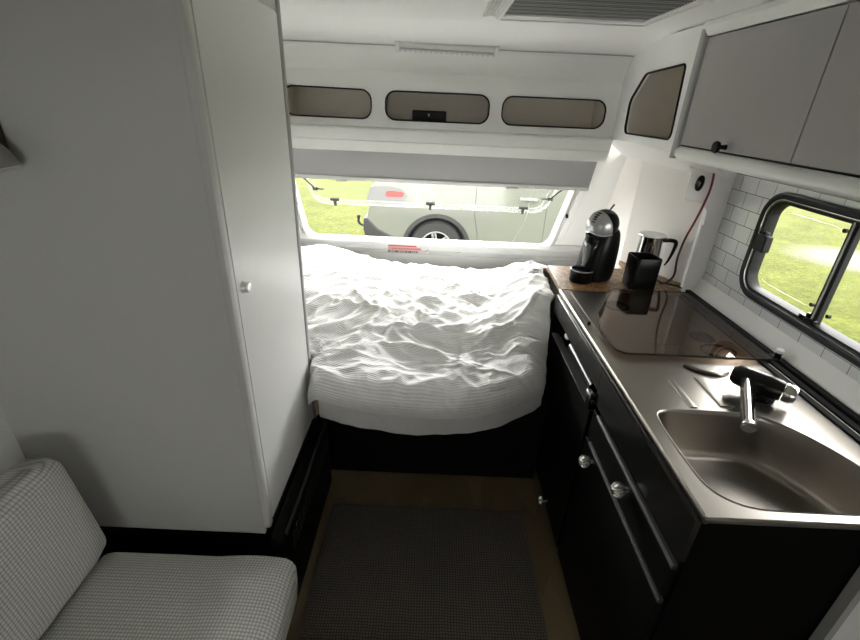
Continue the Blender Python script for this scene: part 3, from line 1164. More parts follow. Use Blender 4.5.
add_box(bm, (1.046, .610, .880), (1.066, 1.748, .890))
add_box(bm, (1.072, .610, .880), (1.092, 1.788, .896))
o = obj('back_rail', bm, M['black'], wt, bevel=.002)
bm = bm_new()
add_box(bm, (1.0405, .612, .880), (1.0455, 1.20, .884))
obj('rail_inlay', bm, M['greytrim'], wt, smooth=False)
lid = round_poly([(.578, 1.225), (.604, 1.202), (1.060, 1.202), (1.060, 1.745), (.752, 1.745), (.610, 1.49), (.578, 1.35)], .012, 4)
bm = bm_new()
add_prism(bm, lid, XY(.892), .005)
lo_ = obj('glass_lid', bm, M['brown'], wt, smooth=False)
lo_['label'] = 'brown tinted glass lid over the hob'
bm = bm_new()
add_band(bm, lid, XY(.8915), .0022, .0062, -.0006)
obj('lid_edge', bm, M['rubber'], lo_, smooth=False)
bm = bm_new()
add_box(bm, (.552, 1.44, .880), (.557, 1.742, .8755))
obj('lid_stop_rail', bm, M['alu'], wt, bevel=.001)
bm = bm_new()
add_cyl(bm, (.560, 1.425, .880), (.560, 1.425, .890), .006, seg=14)
obj('lid_buffer', bm, M['rubber'], wt)
bm = bm_new()
add_cyl(bm, (1.082, 1.222, .893), (1.082, 1.222, .912), .009, seg=16)
add_box(bm, (1.062, 1.20, .893), (1.092, 1.24, .897))
o = obj('hinge', bm, M['blackgloss'], wt, bevel=.001)
bm = bm_new()
add_lathe(bm, [(.0, 0), (.011, 0), (.012, .004), (.010, .009), (0, .010)], axis_mtx((1.083, 1.223, .912), (-.1, -.1, 1)))
obj('hinge_cap', bm, M['gloss'], o)

tp = thing('mixer_tap', (.925, 1.03, .881), 'black mixer tap with a chrome spout over the sink', 'tap')
bm = bm_new()
add_lathe(bm, [(.034, .8805), (.034, .886), (.030, .890), (.027, .905)], Matrix.Translation((.902, 1.020, 0)))
obj('base', bm, M['blackgloss'], tp)
bm = bm_new()
a, b = Vector((.838, 1.062, .926)), Vector((.928, .984, .922))
dv = (b - a).normalized()
ln = (b - a).length
add_lathe(bm, [(0, -.004), (.018, -.002), (.027, .010), (.031, .04), (.031, ln - .03), (.027, ln - .004), (0, ln - .002)], axis_mtx(a, b - a))
obj('body', bm, M['blackgloss'], tp)
bm = bm_new()
add_lathe(bm, [(.024, .0), (.026, .004), (.026, .020), (.023, .027), (0, .028)], axis_mtx(b - dv * .002, b - a))
o = obj('control_knob', bm, M['chrome'], tp)
o['label'] = 'chrome control knob'
bm = bm_new()
p0 = Vector((.846, 1.015, .928))
p1 = Vector((.764, .862, .908))
ln = (p1 - p0).length
add_lathe(bm, [(0, -.004), (.014, -.004), (.0155, .0), (.0155, ln), (.0165, ln + .002), (.0165, ln + .012), (.013, ln + .014), (0, ln + .013)], axis_mtx(p0, p1 - p0))
o = obj('spout', bm, M['chrome'], tp)
o['label'] = 'chrome tubular spout'

# strand board at the far end
bm = bm_new()
add_prism(bm, [(.540, 1.7535), (1.068, 1.7535), (1.068, 1.792), (1.098, 1.792), (1.098, 1.80), (1.128, 1.80), (1.128, 1.862), (.944, 2.195), (.93, 2.062), (.552, 2.062)], XY(.860), .022)
tag(obj('wooden_shelf', bm, M['osb'], bevel=.002), 'brown strand board shelf top at the far end of the worktop', 'shelf')

# ------------------------------------------------------------------ coffee machine
cm = thing('coffee_machine', (.725, 1.90, .882), 'black and silver capsule coffee machine standing on the strand board', 'coffee machine')
CZ0 = .8822
CM = Matrix.Translation((.715, 1.905, CZ0)) @ Matrix.Rotation(math.radians(32), 4, 'Z') @ Matrix.Rotation(PI, 4, 'Z')
# local: +x is the front (towards the bed), -x the back
def section(cx, rx, ry, z, n=28, e=2.4):
    out = []
    for k in range(n):
        a = 2 * PI * k / n
        ca, sa = math.cos(a), math.sin(a)
        out.append(CM @ Vector((cx + rx * math.copysign(abs(ca) ** (2 / e), ca), ry * math.copysign(abs(sa) ** (2 / e), sa), z)))
    return out
bm = bm_new()
add_loft(bm, [section(-.006, .078, .064, 0), section(-.006, .083, .068, .008), section(-.009, .085, .071, .05), section(-.013, .083, .071, .11),
              section(-.018, .076, .068, .165), section(-.022, .066, .062, .205), section(-.024, .056, .055, .235)])
body = obj('body', bm, M['blackplas'], cm, subsurf=1)
HC, HR = Vector((-.002, 0, .240)), Vector((.073, .0605, .066))
def head_point(th, ph, s_):
    # th from the front pole round to the back, ph around the long axis; nose dips forward
    d_ = Vector((math.cos(th), math.sin(th) * math.cos(ph), math.sin(th) * math.sin(ph)))
    p = Vector((d_.x * HR.x, d_.y * HR.y, d_.z * HR.z)) * s_
    p = Matrix.Rotation(math.radians(16), 3, 'Y') @ p
    return CM @ (p + HC)
bm = bm_new()
add_loft(bm, [[head_point(max(.02, PI * i / 18), 2 * PI * k / 32, 1.0) for k in range(32)] for i in range(18)] + [[head_point(PI - .02, 2 * PI * k / 32, 1.0) for k in range(32)]])
head = obj('head', bm, M['blackplas'], cm)
bm = bm_new()
add_loft(bm, [[head_point(max(.02, 1.42 * i / 12), math.radians(-22 + 224 * k / 28), 1.035) for k in range(29)] for i in range(13)], caps=False, closed=False)
cp = obj('silver_cap', bm, M['silver'], cm, solid=.004)
cp['label'] = 'silver front cap'
bm = bm_new()
add_tube(bm, [head_point(max(.02, 1.42 * i / 12), math.radians(-22), 1.04) for i in range(12, -1, -1)] + [head_point(max(.02, 1.42 * i / 12), math.radians(202), 1.04) for i in range(1, 13)], .003, 8)
obj('cap_rim', bm, M['alu'], cp)
bm = bm_new()
for k in range(5):
    p = head_point(1.22 - k * .15, math.radians(84), 1.075)
    add_box(bm, (-.003, -.009, -.002), (.003, .009, .002), Matrix.Translation(p) @ Matrix.Rotation(math.radians(22), 4, 'Z') @ Matrix.Rotation(math.radians(-16 - k * 8), 4, 'Y'))
obj('level_mark', bm, M['rubgrey'], cp, bevel=.001)
bm = bm_new()
a = CM @ Vector((-.040, -.01, .296))
add_tube(bm, spline([a, CM @ Vector((-.050, -.01, .308)), CM @ Vector((-.062, -.01, .320))]), .004, 8)
obj('lever', bm, M['rubgrey'], cm)
bm = bm_new()
add_lathe(bm, [(.026, .185), (.028, .20), (.030, .222)], CM @ Matrix.Translation((.050, 0, -.015)))
obj('outlet', bm, M['blackgloss'], head)
# curved chrome front column
bm = bm_new()
rings = []
for z in (.035, .07, .11, .15, .185):
    rings.append([CM @ Vector((.056 - .012 * z / .185 + .022 * math.cos(a), .034 * math.sin(a), z)) for a in [math.radians(-95 + 190 * k / 14) for k in range(15)]])
add_loft(bm, rings, caps=False, closed=False)
o = obj('front_column', bm, mat('dark_chrome', (.09, .09, .09), .2, metal=1), cm, solid=.003)
# drip tray
bm = bm_new()
TM = CM @ Matrix.Translation((.074, 0, 0))
add_lathe(bm, [(.046, 0), (.049, .004), (.049, .050), (.046, .052), (.044, .046), (0, .044)], TM)
tray = obj('drip_tray', bm, M['blackplas'], cm)
bm = bm_new()
add_tube(bm, [TM @ Vector((.0475 * math.cos(a * PI / 20), .0475 * math.sin(a * PI / 20), .053)) for a in range(40)], .0025, 8, closed=True)
obj('tray_rim', bm, M['silver'], tray)
bm = bm_new()
for k in range(-3, 4):
    w = math.sqrt(max(.0405 ** 2 - (k * .012) ** 2, 1e-6))
    add_box(bm, (k * .012 - .002, -w, .0445), (k * .012 + .002, w, .048), TM)
obj('tray_grid', bm, M['rubgrey'], tray, smooth=False)

# ------------------------------------------------------------------ milk jug, black canister, cords
cn = thing('canister', (.89, 1.825, .882), 'open square black canister in front of the steel milk jug', 'canister')
CN = Matrix.Translation((.888, 1.822, .8825)) @ Matrix.Rotation(math.radians(4), 4, 'Z') @ Matrix.Diagonal((.86, .86, 1.06, 1))
bm = bm_new()
def sq(h, z):
    return [CN @ Vector((p.x, p.y, z)) for p in round_poly([(-h, -h), (h, -h), (h, h), (-h, h)], .014, 5)]
add_loft(bm, [sq(.056, 0), sq(.060, .004), sq(.061, .128), sq(.059, .131), sq(.055, .130), sq(.054, .115), sq(.053, .012)])
obj('shell', bm, M['blackplas'], cn)
bm = bm_new()
add_box(bm, (-.068, -.050, .0), (-.0565, -.034, .030), CN)
obj('side_foot', bm, M['blackgloss'], cn, bevel=.003)

jg = thing('milk_jug', (.962, 1.94, .882), 'stainless steel milk frother jug with black handle behind the black canister', 'jug')
JC = Vector((.966, 1.966, .882))
bm = bm_new()
add_lathe(bm, [(.054, 0), (.056, .004), (.056, .018), (.050, .024), (0, .024)], Matrix.Translation(JC))
obj('power_base', bm, M['blackgloss'], jg)
bm = bm_new()
add_lathe(bm, [(.046, .026), (.050, .030), (.0505, .090), (.0495, .185), (.0515, .192)], Matrix.Translation(JC), 40)
obj('vessel', bm, mat('polished_steel', (.42, .41, .40), .12, metal=1, var=.02), jg)
bm = bm_new()
add_lathe(bm, [(.058, .191), (.0585, .194), (.0575, .197), (.030, .200), (0, .2005)], Matrix.Translation(JC), 40)
ld = obj('jug_lid', bm, M['alu'], jg)
bm = bm_new()
hd = Vector((.91, -.41, 0)).normalized()
pts = [JC + hd * .047 + Vector((0, 0, .176)), JC + hd * .082 + Vector((0, 0, .180)), JC + hd * .099 + Vector((0, 0, .172)), JC + hd * .097 + Vector((0, 0, .135)), JC + hd * .088 + Vector((0, 0, .092)), JC + hd * .078 + Vector((0, 0, .066))]
sp = spline(pts, 8)
sd = hd.cross(Vector((0, 0, 1)))
rings = []
for i, p in enumerate(sp):
    d_ = (sp[min(i + 1, len(sp) - 1)] - sp[max(i - 1, 0)]).normalized()
    nn = sd.cross(d_).normalized()
    f_ = 1 - .62 * max(0, (i / (len(sp) - 1) - .45) / .55)
    rings.append([p + sd * a * .011 * f_ + nn * b * .0075 * f_ for a, b in ((-1, -.6), (-.6, -1), (.6, -1), (1, -.6), (1, .6), (.6, 1), (-.6, 1), (-1, .6))])
add_loft(bm, rings)
obj('handle', bm, M['rubber'], jg)

rc = thing('power_cable', (1.03, 1.755, .9), 'red cable hanging from the bracket down to the black canister', 'cable')
p_up = [(1.022, 1.752, 1.392), (1.028, 1.748, 1.345), (1.026, 1.746, 1.29), (1.010, 1.748, 1.20), (.998, 1.758, 1.13)]
p_lo = [(.998, 1.758, 1.13), (.996, 1.770, 1.07), (1.000, 1.780, 1.02), (1.012, 1.79, .965), (1.012, 1.80, .935), (.995, 1.805, .912), (.972, 1.81, .905)]
allp = spline(p_up + p_lo[1:], 10)
cutk = len(p_up) * 10 - 10
bm = bm_new()
add_tube(bm, allp[:cutk + 1], .0042, 10)
obj('upper_cable', bm, M['red'], rc)
bm = bm_new()
add_tube(bm, allp[cutk:], .0042, 10)
obj('lower_cable', bm, mat('shaded_red_cable', (.035, .006, .008), .45), rc)  # same red cable; the shade on its lower half is put into the colour
bm = bm_new()
add_tube(bm, spline([(1.052, 1.778, .9005), (1.046, 1.80, .9015), (1.025, 1.825, .899), (1.004, 1.86, .894), (1.010, 1.90, .889), (1.022, 1.915, .875)], 8), .0032, 8)
tag(obj('thin_flex', bm, M['rubber']), 'short thin black flex lying on the board beside the jug', 'cable')

# ------------------------------------------------------------------ wardrobe
XW = -.450
wr = thing('wardrobe', (-.75, 1.2, 0), 'tall pale grey wardrobe between bench seat and bed', 'wardrobe')
bm = bm_new()
add_box(bm, (XL, .925, .372), (XW - .0165, .940, CZ - .004))
obj('side_panel', bm, M['ward'], wr, bevel=.001)
bm = bm_new()
add_box(bm, (XL, 1.440, .405), (XW - .012, 1.458, CZ - .004))
obj('rear_panel', bm, M['ward'], wr, bevel=.001)
bm = bm_new()
add_box(bm, (XL, .940, .405), (XW - .03, 1.440, .42))
obj('base_board', bm, M['ward'], wr, bevel=.001)
bm = bm_new()
pr = round_poly([(XW - .018, .921), (XW + .001, .921), (XW + .004, .930), (XW + .002, .950), (XW - .018, .950)], .004, 3)
add_loft(bm, [[(x, y, z) for x, y in pr] for z in (.4035, CZ - .004)])
obj('corner_post', bm, M['ward'], wr)
bm = bm_new()
pr = round_poly([(XW - .02, 1.434), (XW + .002, 1.434), (XW + .006, 1.438), (XW + .006, 1.456), (XW - .02, 1.460)], .004, 3)
add_loft(bm, [[(x, y, z) for x, y in pr] for z in (.4035, CZ - .004)])
obj('edge_post', bm, M['greytrim'], wr)
bm = bm_new()
add_box(bm, (XW - .012, .950, CZ - .035), (XW, 1.434, CZ - .004))
obj('top_rail', bm, M['ward'], wr, bevel=.002)
bm = bm_new()
dpts = [(.953, .410), (1.430, .410), (1.430, 1.757), (1.415, 1.765), (1.27, 1.765), (.953, 1.765)]
add_prism(bm, dpts, YZ(XW - .014), .016)
wd = obj('door', bm, M['wdoor'], wr, bevel=.003)
bm = bm_new()
add_lathe(bm, [(.014, 0), (.014, .003), (.0125, .006), (.0125, .013), (.010, .016), (0, .0165)], axis_mtx((XW + .002, .984, 1.148), (1, 0, 0)) @ Matrix.Diagonal((1.15, 1, 1, 1)))
o = obj('push_lock', bm, M['alu'], wd)
o['label'] = 'round silver push lock'
# plinth
pn_ = thing('plinth_box', (-.62, 1.2, 0), 'black vented plinth box under the wardrobe', 'plinth')
bm = bm_new()
add_box(bm, (XL + .002, .942, 0), (-.454, 1.497, .402))
obj('body', bm, M['blackwood'], pn_, bevel=.003)
bm = bm_new()
add_loft(bm, [[(-.452, y, .0), (-.412, y, .0), (-.412, y, .335), (-.418, y, .347), (-.446, y, .372), (-.452, y, .372)] for y in (.912, 1.505)])
o = obj('front_board', bm, M['blackwood'], pn_, bevel=.002)
bm = bm_new()
add_loft(bm, [[(-.4185, y, .3475), (-.4125, y, .3365), (-.4105, y, .3375), (-.4165, y, .3490)] for y in (.95, 1.49)])
o = obj('worn_edge', bm, M['edge'], o)
bm = bm_new()
for k in range(14):
    for r_ in range(4):
        y = .99 + k * .036
        z = .285 - r_ * .022
        add_box(bm, (-.4125, y, z), (-.4105, y + .020, z + .006))
o = obj('vent_slots', bm, M['edge'], pn_, smooth=False)

# wall lamp high on the wardrobe side, at the left edge
wl = thing('wall_lamp', (-.84, .88, 1.40), 'small grey wall lamp high on the wardrobe side at the left edge', 'lamp')
bm = bm_new()
LMX = axis_mtx((-.850, .872, 1.405), (-.30, -.02, 1))
add_lathe(bm, [(.052, 0), (.053, .004), (.048, .030), (.030, .072), (.018, .082), (0, .084)], LMX)
obj('shade', bm, M['lampg'], wl)
bm = bm_new()
add_lathe(bm, [(.0, -.001), (.050, -.001), (.050, .0005)], LMX)
obj('lens', bm, M['diffuser'], wl)
bm = bm_new()
add_cyl(bm, (-.872, .880, 1.47), (-.872, .9235, 1.47), .012, seg=14)
add_box(bm, (-.905, .912, 1.44), (-.84, .9235, 1.50))
obj('mount', bm, M['dark'], wl, bevel=.004)

# ------------------------------------------------------------------ bench seat
def cushion(bm, c, h, r, puff, mtx=None, n=22, bulge=None):
    """rounded, slightly puffed box: centre c, half sizes h"""
    q = bmesh.ops.create_cube(bm, size=2)
    vs = q['verts']
    bmesh.ops.subdivide_edges(bm, edges=bm.edges[:], cuts=n, use_grid_fill=True)
    for v_ in bm.verts:
        u = v_.co.copy()
        p = Vector([u[i] * h[i] for i in range(3)])
        core = Vector([max(-(h[i] - r), min(h[i] - r, p[i])) for i in range(3)])
        d_ = p - core
        if d_.length > 1e-9:
            m_ = max(abs(d_[i]) for i in range(3))
            d_ = d_.normalized() * m_
        p = core + d_
        for i in range(3):
            j, k = (i + 1) % 3, (i + 2) % 3
            p[i] += math.copysign(1, u[i]) * puff[i] * abs(u[i]) ** 3 * (1 - u[j] ** 2) * (1 - u[k] ** 2)
        if bulge:
            p = bulge(p, u)
        v_.co = p
    bmesh.ops.transform(bm, matrix=Matrix.Translation(c) @ (mtx or Matrix.Identity(4)), verts=bm.verts)

bm = bm_new()
add_box(bm, (XL + .002, -1.2, 0), (-.455, .905, .252))
tag(obj('bench_base', bm, M['blackwood'], bevel=.004), 'black bench base under the woven seat cushion', 'bench')
bm = bm_new()
def wf(p, u):
    if u.x > .2:
        p.z += .012 * math.sin((u.x - .2) / .8 * PI) * (1 if u.z > 0 else 0)
    return p
cushion(bm, (-.615, -.05, .339), (.282, .890, .068), .045, (.006, .004, .012), bulge=wf, n=26)
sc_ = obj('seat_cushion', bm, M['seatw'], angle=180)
tag(sc_, 'pale woven check seat cushion lying flat on the black bench', 'cushion')
bm = bm_new()
mt = Matrix.Rotation(math.radians(-8), 4, 'Y')
cushion(bm, (-.925, -.05, .580), (.066, .885, .170), .045, (.012, .003, .006), mt, n=26)
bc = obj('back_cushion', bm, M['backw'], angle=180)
tag(bc, 'pale woven check back cushion leaning upright along the side wall', 'cushion')

# ------------------------------------------------------------------ bed
def yfront(x):
    u = (x - .01) / .43
    return 1.262 + .085 * abs(u) ** 2.2 if x < .01 else 1.262 + .185 * abs(u) ** 2.2

bb = thing('bed_base', (0, 2.1, 0), 'black bed base across the front of the caravan', 'bed')
bm = bm_new()
add_box(bm, (-.447, 1.57, 0), (.515, 2.60, .42))
obj('base_box', bm, M['blackwood'], bb, bevel=.003)
bm = bm_new()
add_plate(bm, [(-.405, 1.40), (.20, 1.38), (.505, 1.50), (.505, 2.58), (-.405, 2.58)], [], XY(.42), .03)
obj('bed_board', bm, M['blackwood'], bb, bevel=.003)

def bed_ring(x0, x1, ins, z):
    n = 60
    front = [(x0 + (x1 - x0) * k / n, yfront(x0 + (x1 - x0) * k / n) + ins, z) for k in range(n + 1)]
    front = [(a, b + .010 * noise.noise(Vector((a * 9, z * 14, 3))) + .006 * noise.noise(Vector((a * 22 + z * 30, z * 20, 8))), c_ + (abs(.014 * noise.noise(Vector((a * 7, 1, 1)))) if c_ < .465 else 0)) for a, b, c_ in front]
    return front + [(x1, 2.54, z), (x0, 2.54, z)]
bm = bm_new()
add_loft(bm, [bed_ring(-.394, .462, .050, .4515), bed_ring(-.402, .466, .030, .464), bed_ring(-.402, .466, .028, .49), bed_ring(-.402, .466, .030, .515), bed_ring(-.402, .466, .028, .545), bed_ring(-.402, .466, .030, .575), bed_ring(-.398, .462, .050, .590)])
tag(obj('mattress', bm, M['sheet'], bevel=.006, angle=60), 'mattress in a greyish sheet showing below the duvet edge', 'mattress')

def fold(x, y):
    p = Vector((x, y, 0))
    w = Vector((noise.noise(p * 2.3), noise.noise(p * 2.3 + Vector((7, 3, 1))), 0)) * .22
    q = p + w
    h = 0
    for sx, sy, a, o_ in ((2.2, 6.0, .018, 1), (4.6, 9.0, .012, 5), (7.0, 4.0, .009, 9), (12, 20, .0075, 13), (26, 34, .0042, 21)):
        nn = noise.noise(Vector((q.x * sx, q.y * sy, o_)))
        h += a * (1 - 2.2 * abs(nn)) if a > .005 else a * nn
    # long diagonal creases
    for (cx, cy, ang, ln, amp, wd_) in creases:
        dx, dy = x - cx, y - cy
        u = dx * math.cos(ang) + dy * math.sin(ang)
        v_ = -dx * math.sin(ang) + dy * math.cos(ang) + .03 * math.sin(u * 9 + cx * 20)
        h += amp * math.exp(-(v_ / wd_) ** 2) * math.exp(-(u / ln) ** 4)
    return h
random.seed(11)
creases = []
for k in range(46):
    cx, cy = random.uniform(-.40, .50), random.uniform(1.30, 2.45)
    creases.append((cx, cy, random.choice((random.gauss(.12, .30), random.gauss(-.25, .3), random.gauss(.9, .3))), random.uniform(.06, .22), random.uniform(.005, .014), random.uniform(.010, .022)))

def duvet_top(x, y):
    z = .640
    z += .055 * max(0, min(1, (y - 1.35) / .5))                              # rises from the near edge
    z += .09 * math.exp(-((x + .62) / .30) ** 2) * max(0, min(1, (y - 1.75) / .55))   # pile in the far left
    z += .128 * math.exp(-((x - .52) / .15) ** 2) * max(0, min(1, (y - 1.55) / .25)) * max(.3, min(1, (2.5 - y) / .3))     # tucked up against the worktop
    return z
bm = bm_new()
uvl = bm.loops.layers.uv.new('UVMap')
NX, NV = 230, 260
grid = []
uvs = {}
for i in range(NX + 1):
    row = []
    u = i / NX
    for j in range(NV + 1):
        v_ = j / NV
        # width of the bed grows behind the wardrobe and behind the worktop
        # arc-length parameter from the far edge (0) over the top to the hanging front edge (1)
        L_top = 1.22
        L_drop = .105
        s = v_ * (L_top + L_drop)
        xg = -.425 + .937 * u
        tl = 2.50 - (yfront(xg) + .055)
        yy0 = 2.50 - v_ * (tl + L_drop)
        x0, x1 = -.434, .503 + .030 * min(1, max(0, (yy0 - 1.75) / .03)) - .075 * min(1, max(0, (1.70 - yy0) / .30))
        if yy0 > 1.475:
            x0 = -.434 - .41 * min(1, max(0, (yy0 - 1.475) / .05))
        if yy0 > 2.075:
            x1 = .533 + .38 * min(1, (yy0 - 2.085) / .10)
        x = x0 + (x1 - x0) * u
        yf = yfront(max(-.43, min(.52, x)))
        far = 2.50
        top_len = far - (yf + .055)
        st = v_ * (top_len + L_drop)
        R = .060
        if st <= top_len:
            y = far - st
            z = duvet_top(x, y)
            nrm = Vector((0, 0, 1))
        else:
            a = (st - top_len)
            zc = duvet_top(x, yf + .055)
            arc = R * PI / 2
            if a < arc:
                th = a / R
                y = yf + .055 - R * math.sin(th)
                z = zc - R * (1 - math.cos(th))
                nrm = Vector((0, -math.sin(th), math.cos(th)))
            else:
                y = yf + .055 - R - .004 * (a - arc) / .1
                z = zc - R - (a - arc)
                nrm = Vector((0, -1, 0))
        h = fold(x, 2.5 - st)
        fade = min(1, max(.12, (1 - v_) / .08))
        p = Vector((x, y, z)) + nrm * h * fade
        # soft sides: round down at the cabinet and wardrobe edges near the front
        if y < 1.68 and u > .93:
            p.z -= .05 * ((u - .93) / .07) ** 2 * min(1, (1.68 - y) / .10)
        if y < 1.40 and u < .05:
            p.z -= .04 * ((.05 - u) / .05) ** 2
        if y > 2.40:
            p.z -= .045 * ((y - 2.40) / .10) ** 2
        vv = bm.verts.new(p)
        uvs[vv] = (x, s)
        row.append(vv)
    grid.append(row)
for i in range(NX):
    for j in range(NV):
        f_ = bm.faces.new((grid[i][j], grid[i + 1][j], grid[i + 1][j + 1], grid[i][j + 1]))
        for l in f_.loops:
            l[uvl].uv = uvs[l.vert]
dv_ = obj('duvet', bm, M['duvet'], angle=180, solid=.022)
tag(dv_, 'crumpled white seersucker duvet spread over the bed', 'duvet')

# ------------------------------------------------------------------ rug
rg = thing('rug', (.025, .5, 0), 'dark brown woven rug lying in the aisle', 'rug')
bm = bm_new()
add_box(bm, (-.372, -.6, .0005), (.424, 1.362, .009))
obj('pile', bm, M['rug'], rg, bevel=.002)
bm = bm_new()
add_box(bm, (-.378, -.6, .0005), (-.3715, 1.368, .0105))
add_box(bm, (.4235, -.6, .0005), (.430, 1.368, .0105))
add_box(bm, (-.378, 1.3615, .0005), (.430, 1.370, .0105))
obj('binding', bm, M['rugedge'], rg, bevel=.002)

# ------------------------------------------------------------------ outside
GZ = -.33
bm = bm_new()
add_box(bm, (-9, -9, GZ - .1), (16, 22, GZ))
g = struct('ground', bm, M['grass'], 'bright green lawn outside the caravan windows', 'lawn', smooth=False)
g.data.transform(Matrix.Translation(ORG['ground']))
g.location = (0, 0, 0)

car = thing('car', (1.3, 6.1, GZ), 'silver estate car parked on the grass outside the front window', 'car')
CY0, CY1 = 5.18, 6.95
def arch(cx, cz, r, a0, a1, n=14):
    return [(cx + r * math.cos(math.radians(a0 + (a1 - a0) * k / n)), cz + r * math.sin(math.radians(a0 + (a1 - a0) * k / n))) for k in range(n + 1)]
WX1, WX2, WZ, WR = .03, 2.68, .005, .325
AR = .395
pr = [(-.70, .02), (-.77, .16), (-.78, .36), (-.71, .62), (-.66, .80), (.6, .82), (2.2, .80), (3.20, .70), (3.50, .58), (3.58, .36), (3.55, .05)]
pr += [(WX2 + AR, -.08)] + arch(WX2, WZ, AR, -12, 192) + [(WX2 - AR, -.08), (WX1 + AR, -.08)] + arch(WX1, WZ, AR, -12, 192) + [(WX1 - AR, -.02)]
bm = bm_new()
XZc = frame_of((0, CY1, 0), (1, 0, 0), (0, 0, 1))
add_prism(bm, pr, XZc, CY1 - CY0)
body = obj('body_shell', bm, M['carpaint'], car, bevel=.10, seg=5, angle=50)
bm = bm_new()
rings = []
for z, ins in ((.78, .06), (.95, .11), (1.15, .20), (1.27, .30), (1.31, .45)):
    x0, x1 = -.66 + ins * .6, 2.35 - ins * 1.9
    y0, y1 = CY0 + ins * .75, CY1 - ins * .75
    rings.append([(p.x, p.y, z) for p in round_poly([(x0, y0), (x1, y0), (x1, y1), (x0, y1)], .14, 5)])
add_loft(bm, rings)
cab = obj('cabin', bm, M['carpaint'], car, angle=60)
for xa, xb in ((-.35, .45), (.52, 1.25), (1.32, 1.95)):
    bm = bm_new()
    add_loft(bm, [[(xa + .02, CY0 + .085, .86), (xb - .01, CY0 + .085, .86), (xb - .08 - (.12 if xb > 1.5 else 0), CY0 + .145, 1.16), (xa + .06, CY0 + .145, 1.16)],
                  [(xa + .02, CY0 + .045 + .02, .86), (xb - .01, CY0 + .065, .86), (xb - .08 - (.12 if xb > 1.5 else 0), CY0 + .135, 1.16), (xa + .06, CY0 + .135, 1.16)]])
    obj('side_window', bm, M['carglass'], car, smooth=False)
# wheel arch cladding and wheels
for cx in (WX1, WX2):
    bm = bm_new()
    A = arch(cx, WZ, AR + .012, -6, 186, 28)
    B = arch(cx, WZ, AR - .060, -6, 186, 28)
    rings = [[(a[0], CY0 - .012, a[1]), (a[0] * .4 + b[0] * .6, CY0 - .016, a[1] * .4 + b[1] * .6), (b[0], CY0 + .03, b[1]), (b[0], CY0 + .30, b[1]), (a[0], CY0 + .30, a[1])] for a, b in zip(A, B)]
    add_loft(bm, rings)
    obj('arch_cladding', bm, M['cartrim'], car)
    bm = bm_new()
    add_cyl(bm, (cx, CY0 + .32, WZ), (cx, CY0 + .34, WZ), AR, seg=32)
    obj('wheel_well', bm, M['cartrim'], car)
    for yc, sg in ((CY0 + .13, -1), (CY1 - .13, 1)):
        bm = bm_new()
        WM = axis_mtx((cx, yc - sg * .10, WZ), (0, sg, 0))
        add_lathe(bm, [(.190, .0), (.30, .0), (WR - .008, .02), (WR, .05), (WR, .15), (WR - .008, .18), (.29, .205), (.200, .200), (.190, .19), (.190, .02)], WM, 40, caps=False)
        ty = obj('tyre', bm, M['tyre'], car)
        bm = bm_new()
        add_lathe(bm, [(.189, .10), (.194, .195), (.180, .20), (.172, .185), (.172, .11)], WM, 40, caps=False)
        for k in range(6):
            mtx = WM @ Matrix.Rotation(k * PI / 3 + .2, 4, 'Z')
            add_box(bm, (-.030, .04, .165), (-.006, .178, .192), mtx)
            add_box(bm, (.006, .04, .165), (.030, .178, .192), mtx)
        add_lathe(bm, [(.07, .12), (.065, .195), (0, .20)], WM, 24)
        obj('wheel_rim', bm, M['carrim'], ty, bevel=.004)
# dark bumper skirt, tow ball
bm = bm_new()
rings = []
for (x, z) in ((-.372, -.03), (-.372, .10), (-.50, .13), (-.70, .175), (-.835, .26), (-.855, .24), (-.80, .06), (-.70, -.02)):
    pass
sk_ = [(-.372, -.06), (-.372, .105), (-.50, .135), (-.66, .21), (-.79, .34), (-.825, .33), (-.83, .20), (-.79, .04), (-.70, -.03)]
add_prism(bm, sk_, frame_of((0, CY1 + .01, 0), (1, 0, 0), (0, 0, 1)), CY1 - CY0 + .028)
obj('bumper_skirt', bm, M['cartrim'], car, bevel=.06, seg=4)
bm = bm_new()
ty_ = 5.55
add_tube(bm, spline([(-.80, ty_, .16), (-.90, ty_, .155), (-.945, ty_, .19), (-.945, ty_, .24)]), .016, 10)
add_lathe(bm, [(0, -.026), (.018, -.019), (.026, 0), (.018, .019), (0, .026)], Matrix.Translation((-.945, ty_, .26)), 16)
obj('tow_bar', bm, M['cartrim'], car)
# tail lamp, fuel flap, door seams, handle, waist strip
bm = bm_new()
add_prism(bm, round_poly([(-.80, .47), (-.46, .49), (-.30, .575), (-.36, .66), (-.52, .70), (-.735, .70)], .04, 4), frame_of((0, CY0 + .10, 0), (1, 0, 0), (0, 0, 1)), .115)
tl_ = obj('tail_lamp', bm, M['lampclear'], car, bevel=.025, seg=3)
bm = bm_new()
add_prism(bm, round_poly([(-.56, .585), (-.38, .585), (-.34, .635), (-.50, .655), (-.57, .64)], .015, 3), frame_of((0, CY0 + .01, 0), (1, 0, 0), (0, 0, 1)), .030)
o = obj('lamp_lens', bm, M['taill'], tl_, bevel=.004)
o['label'] = 'red lamp lens'
bm = bm_new()
add_tube(bm, [(-.115 + .088 * math.cos(a * PI / 16), CY0 - .001, .615 + .088 * math.sin(a * PI / 16)) for a in range(32)], .004, 6, closed=True)
obj('fuel_flap', bm, M['greytrim'], car)
bm = bm_new()
add_tube(bm, [(.458, CY0 - .001, .80)] + spline([(.458, CY0 - .001, .42), (.50, CY0 - .001, .22), (.53, CY0 - .001, -.02)]), .003, 6)
obj('door_seam', bm, M['seam'], car, smooth=False)
for x, z in ((1.27, -.02), (2.14, .02)):
    bm = bm_new()
    add_box(bm, (x, CY0 - .002, z), (x + .007, CY0 + .01, .79))
    obj('door_seam', bm, M['seam'], car, smooth=False)
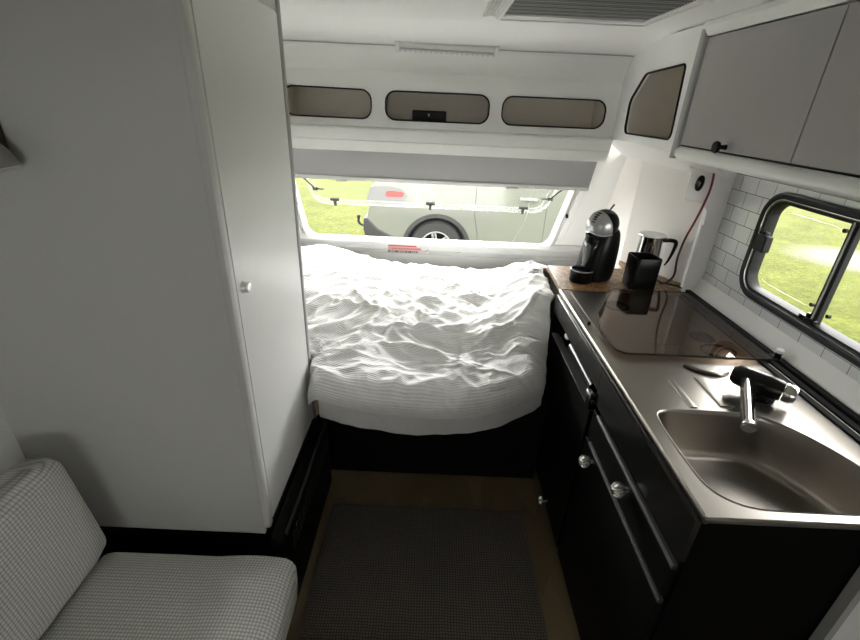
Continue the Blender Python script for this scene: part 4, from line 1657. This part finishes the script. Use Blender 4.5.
for x in (1.05, 1.90):
    bm = bm_new()
    add_box(bm, (x - .10, CY0 - .035, .605), (x + .10, CY0 - .015, .640))
    add_box(bm, (x - .09, CY0 - .02, .612), (x - .07, CY0 + .005, .633))
    add_box(bm, (x + .07, CY0 - .02, .612), (x + .09, CY0 + .005, .633))
    obj('door_handle', bm, M['carrim'], car, bevel=.008)
bm = bm_new()
add_box(bm, (WX1 + AR - .02, CY0 - .008, -.10), (WX2 - AR + .02, CY0 + .05, .0))
obj('sill_cladding', bm, M['cartrim'], car, bevel=.01)

# ------------------------------------------------------------------ camera
f_px = 448.0
pitch = math.atan(217 / 448)
roll = math.radians(2.6)
F = Vector((0, math.cos(pitch), -math.sin(pitch)))
R0 = Vector((1, 0, 0))
U0 = R0.cross(F)
R = R0 * math.cos(roll) + U0 * math.sin(roll)
U = U0 * math.cos(roll) - R0 * math.sin(roll)
cam = bpy.data.cameras.new('camera')
co = bpy.data.objects.new('camera', cam)
COL.objects.link(co)
cam.sensor_fit = 'HORIZONTAL'
cam.sensor_width = 36
cam.lens = f_px / 860 * 36
cam.clip_start = .02
cam.clip_end = 200
co.matrix_world = Matrix(((R.x, U.x, -F.x, 0), (R.y, U.y, -F.y, 0), (R.z, U.z, -F.z, 1.56), (0, 0, 0, 1)))
sc.camera = co

# ------------------------------------------------------------------ daylight
wd_ = bpy.data.worlds.new('sky')
sc.world = wd_
wd_.use_nodes = True
t = wd_.node_tree
bg = t.nodes['Background']
tc = N(t, 'ShaderNodeTexCoord')
def lobe(dirn, power):
    d_ = Vector(dirn).normalized()
    dp = N(t, 'ShaderNodeVectorMath', operation='DOT_PRODUCT')
    t.links.new(tc.outputs['Generated'], dp.inputs[0])
    dp.inputs[1].default_value = d_
    m_ = math_node(t, 'MAXIMUM', dp.outputs['Value'], 0.0)
    return math_node(t, 'POWER', m_, power)
SKY_BASE, SKY_FRONT = 2.5, 6.4
s1 = math_node(t, 'MULTIPLY', lobe((0.10, .88, .46), 5.0), SKY_FRONT)
s2 = math_node(t, 'ADD', s1, SKY_BASE)
t.links.new(s2, bg.inputs['Strength'])
bg.inputs['Color'].default_value = (1.0, .995, .98, 1)

sc.view_settings.view_transform = 'Standard'
sc.view_settings.look = 'None'
sc.view_settings.gamma = 1
sc.view_settings.use_curve_mapping = False
sc.view_settings.exposure = 1.88
sc.cycles.max_bounces = 14
sc.cycles.diffuse_bounces = 8
sc.cycles.glossy_bounces = 4
sc.cycles.transparent_max_bounces = 12
sc.cycles.use_denoising = True
sc.cycles.sample_clamp_indirect = 6
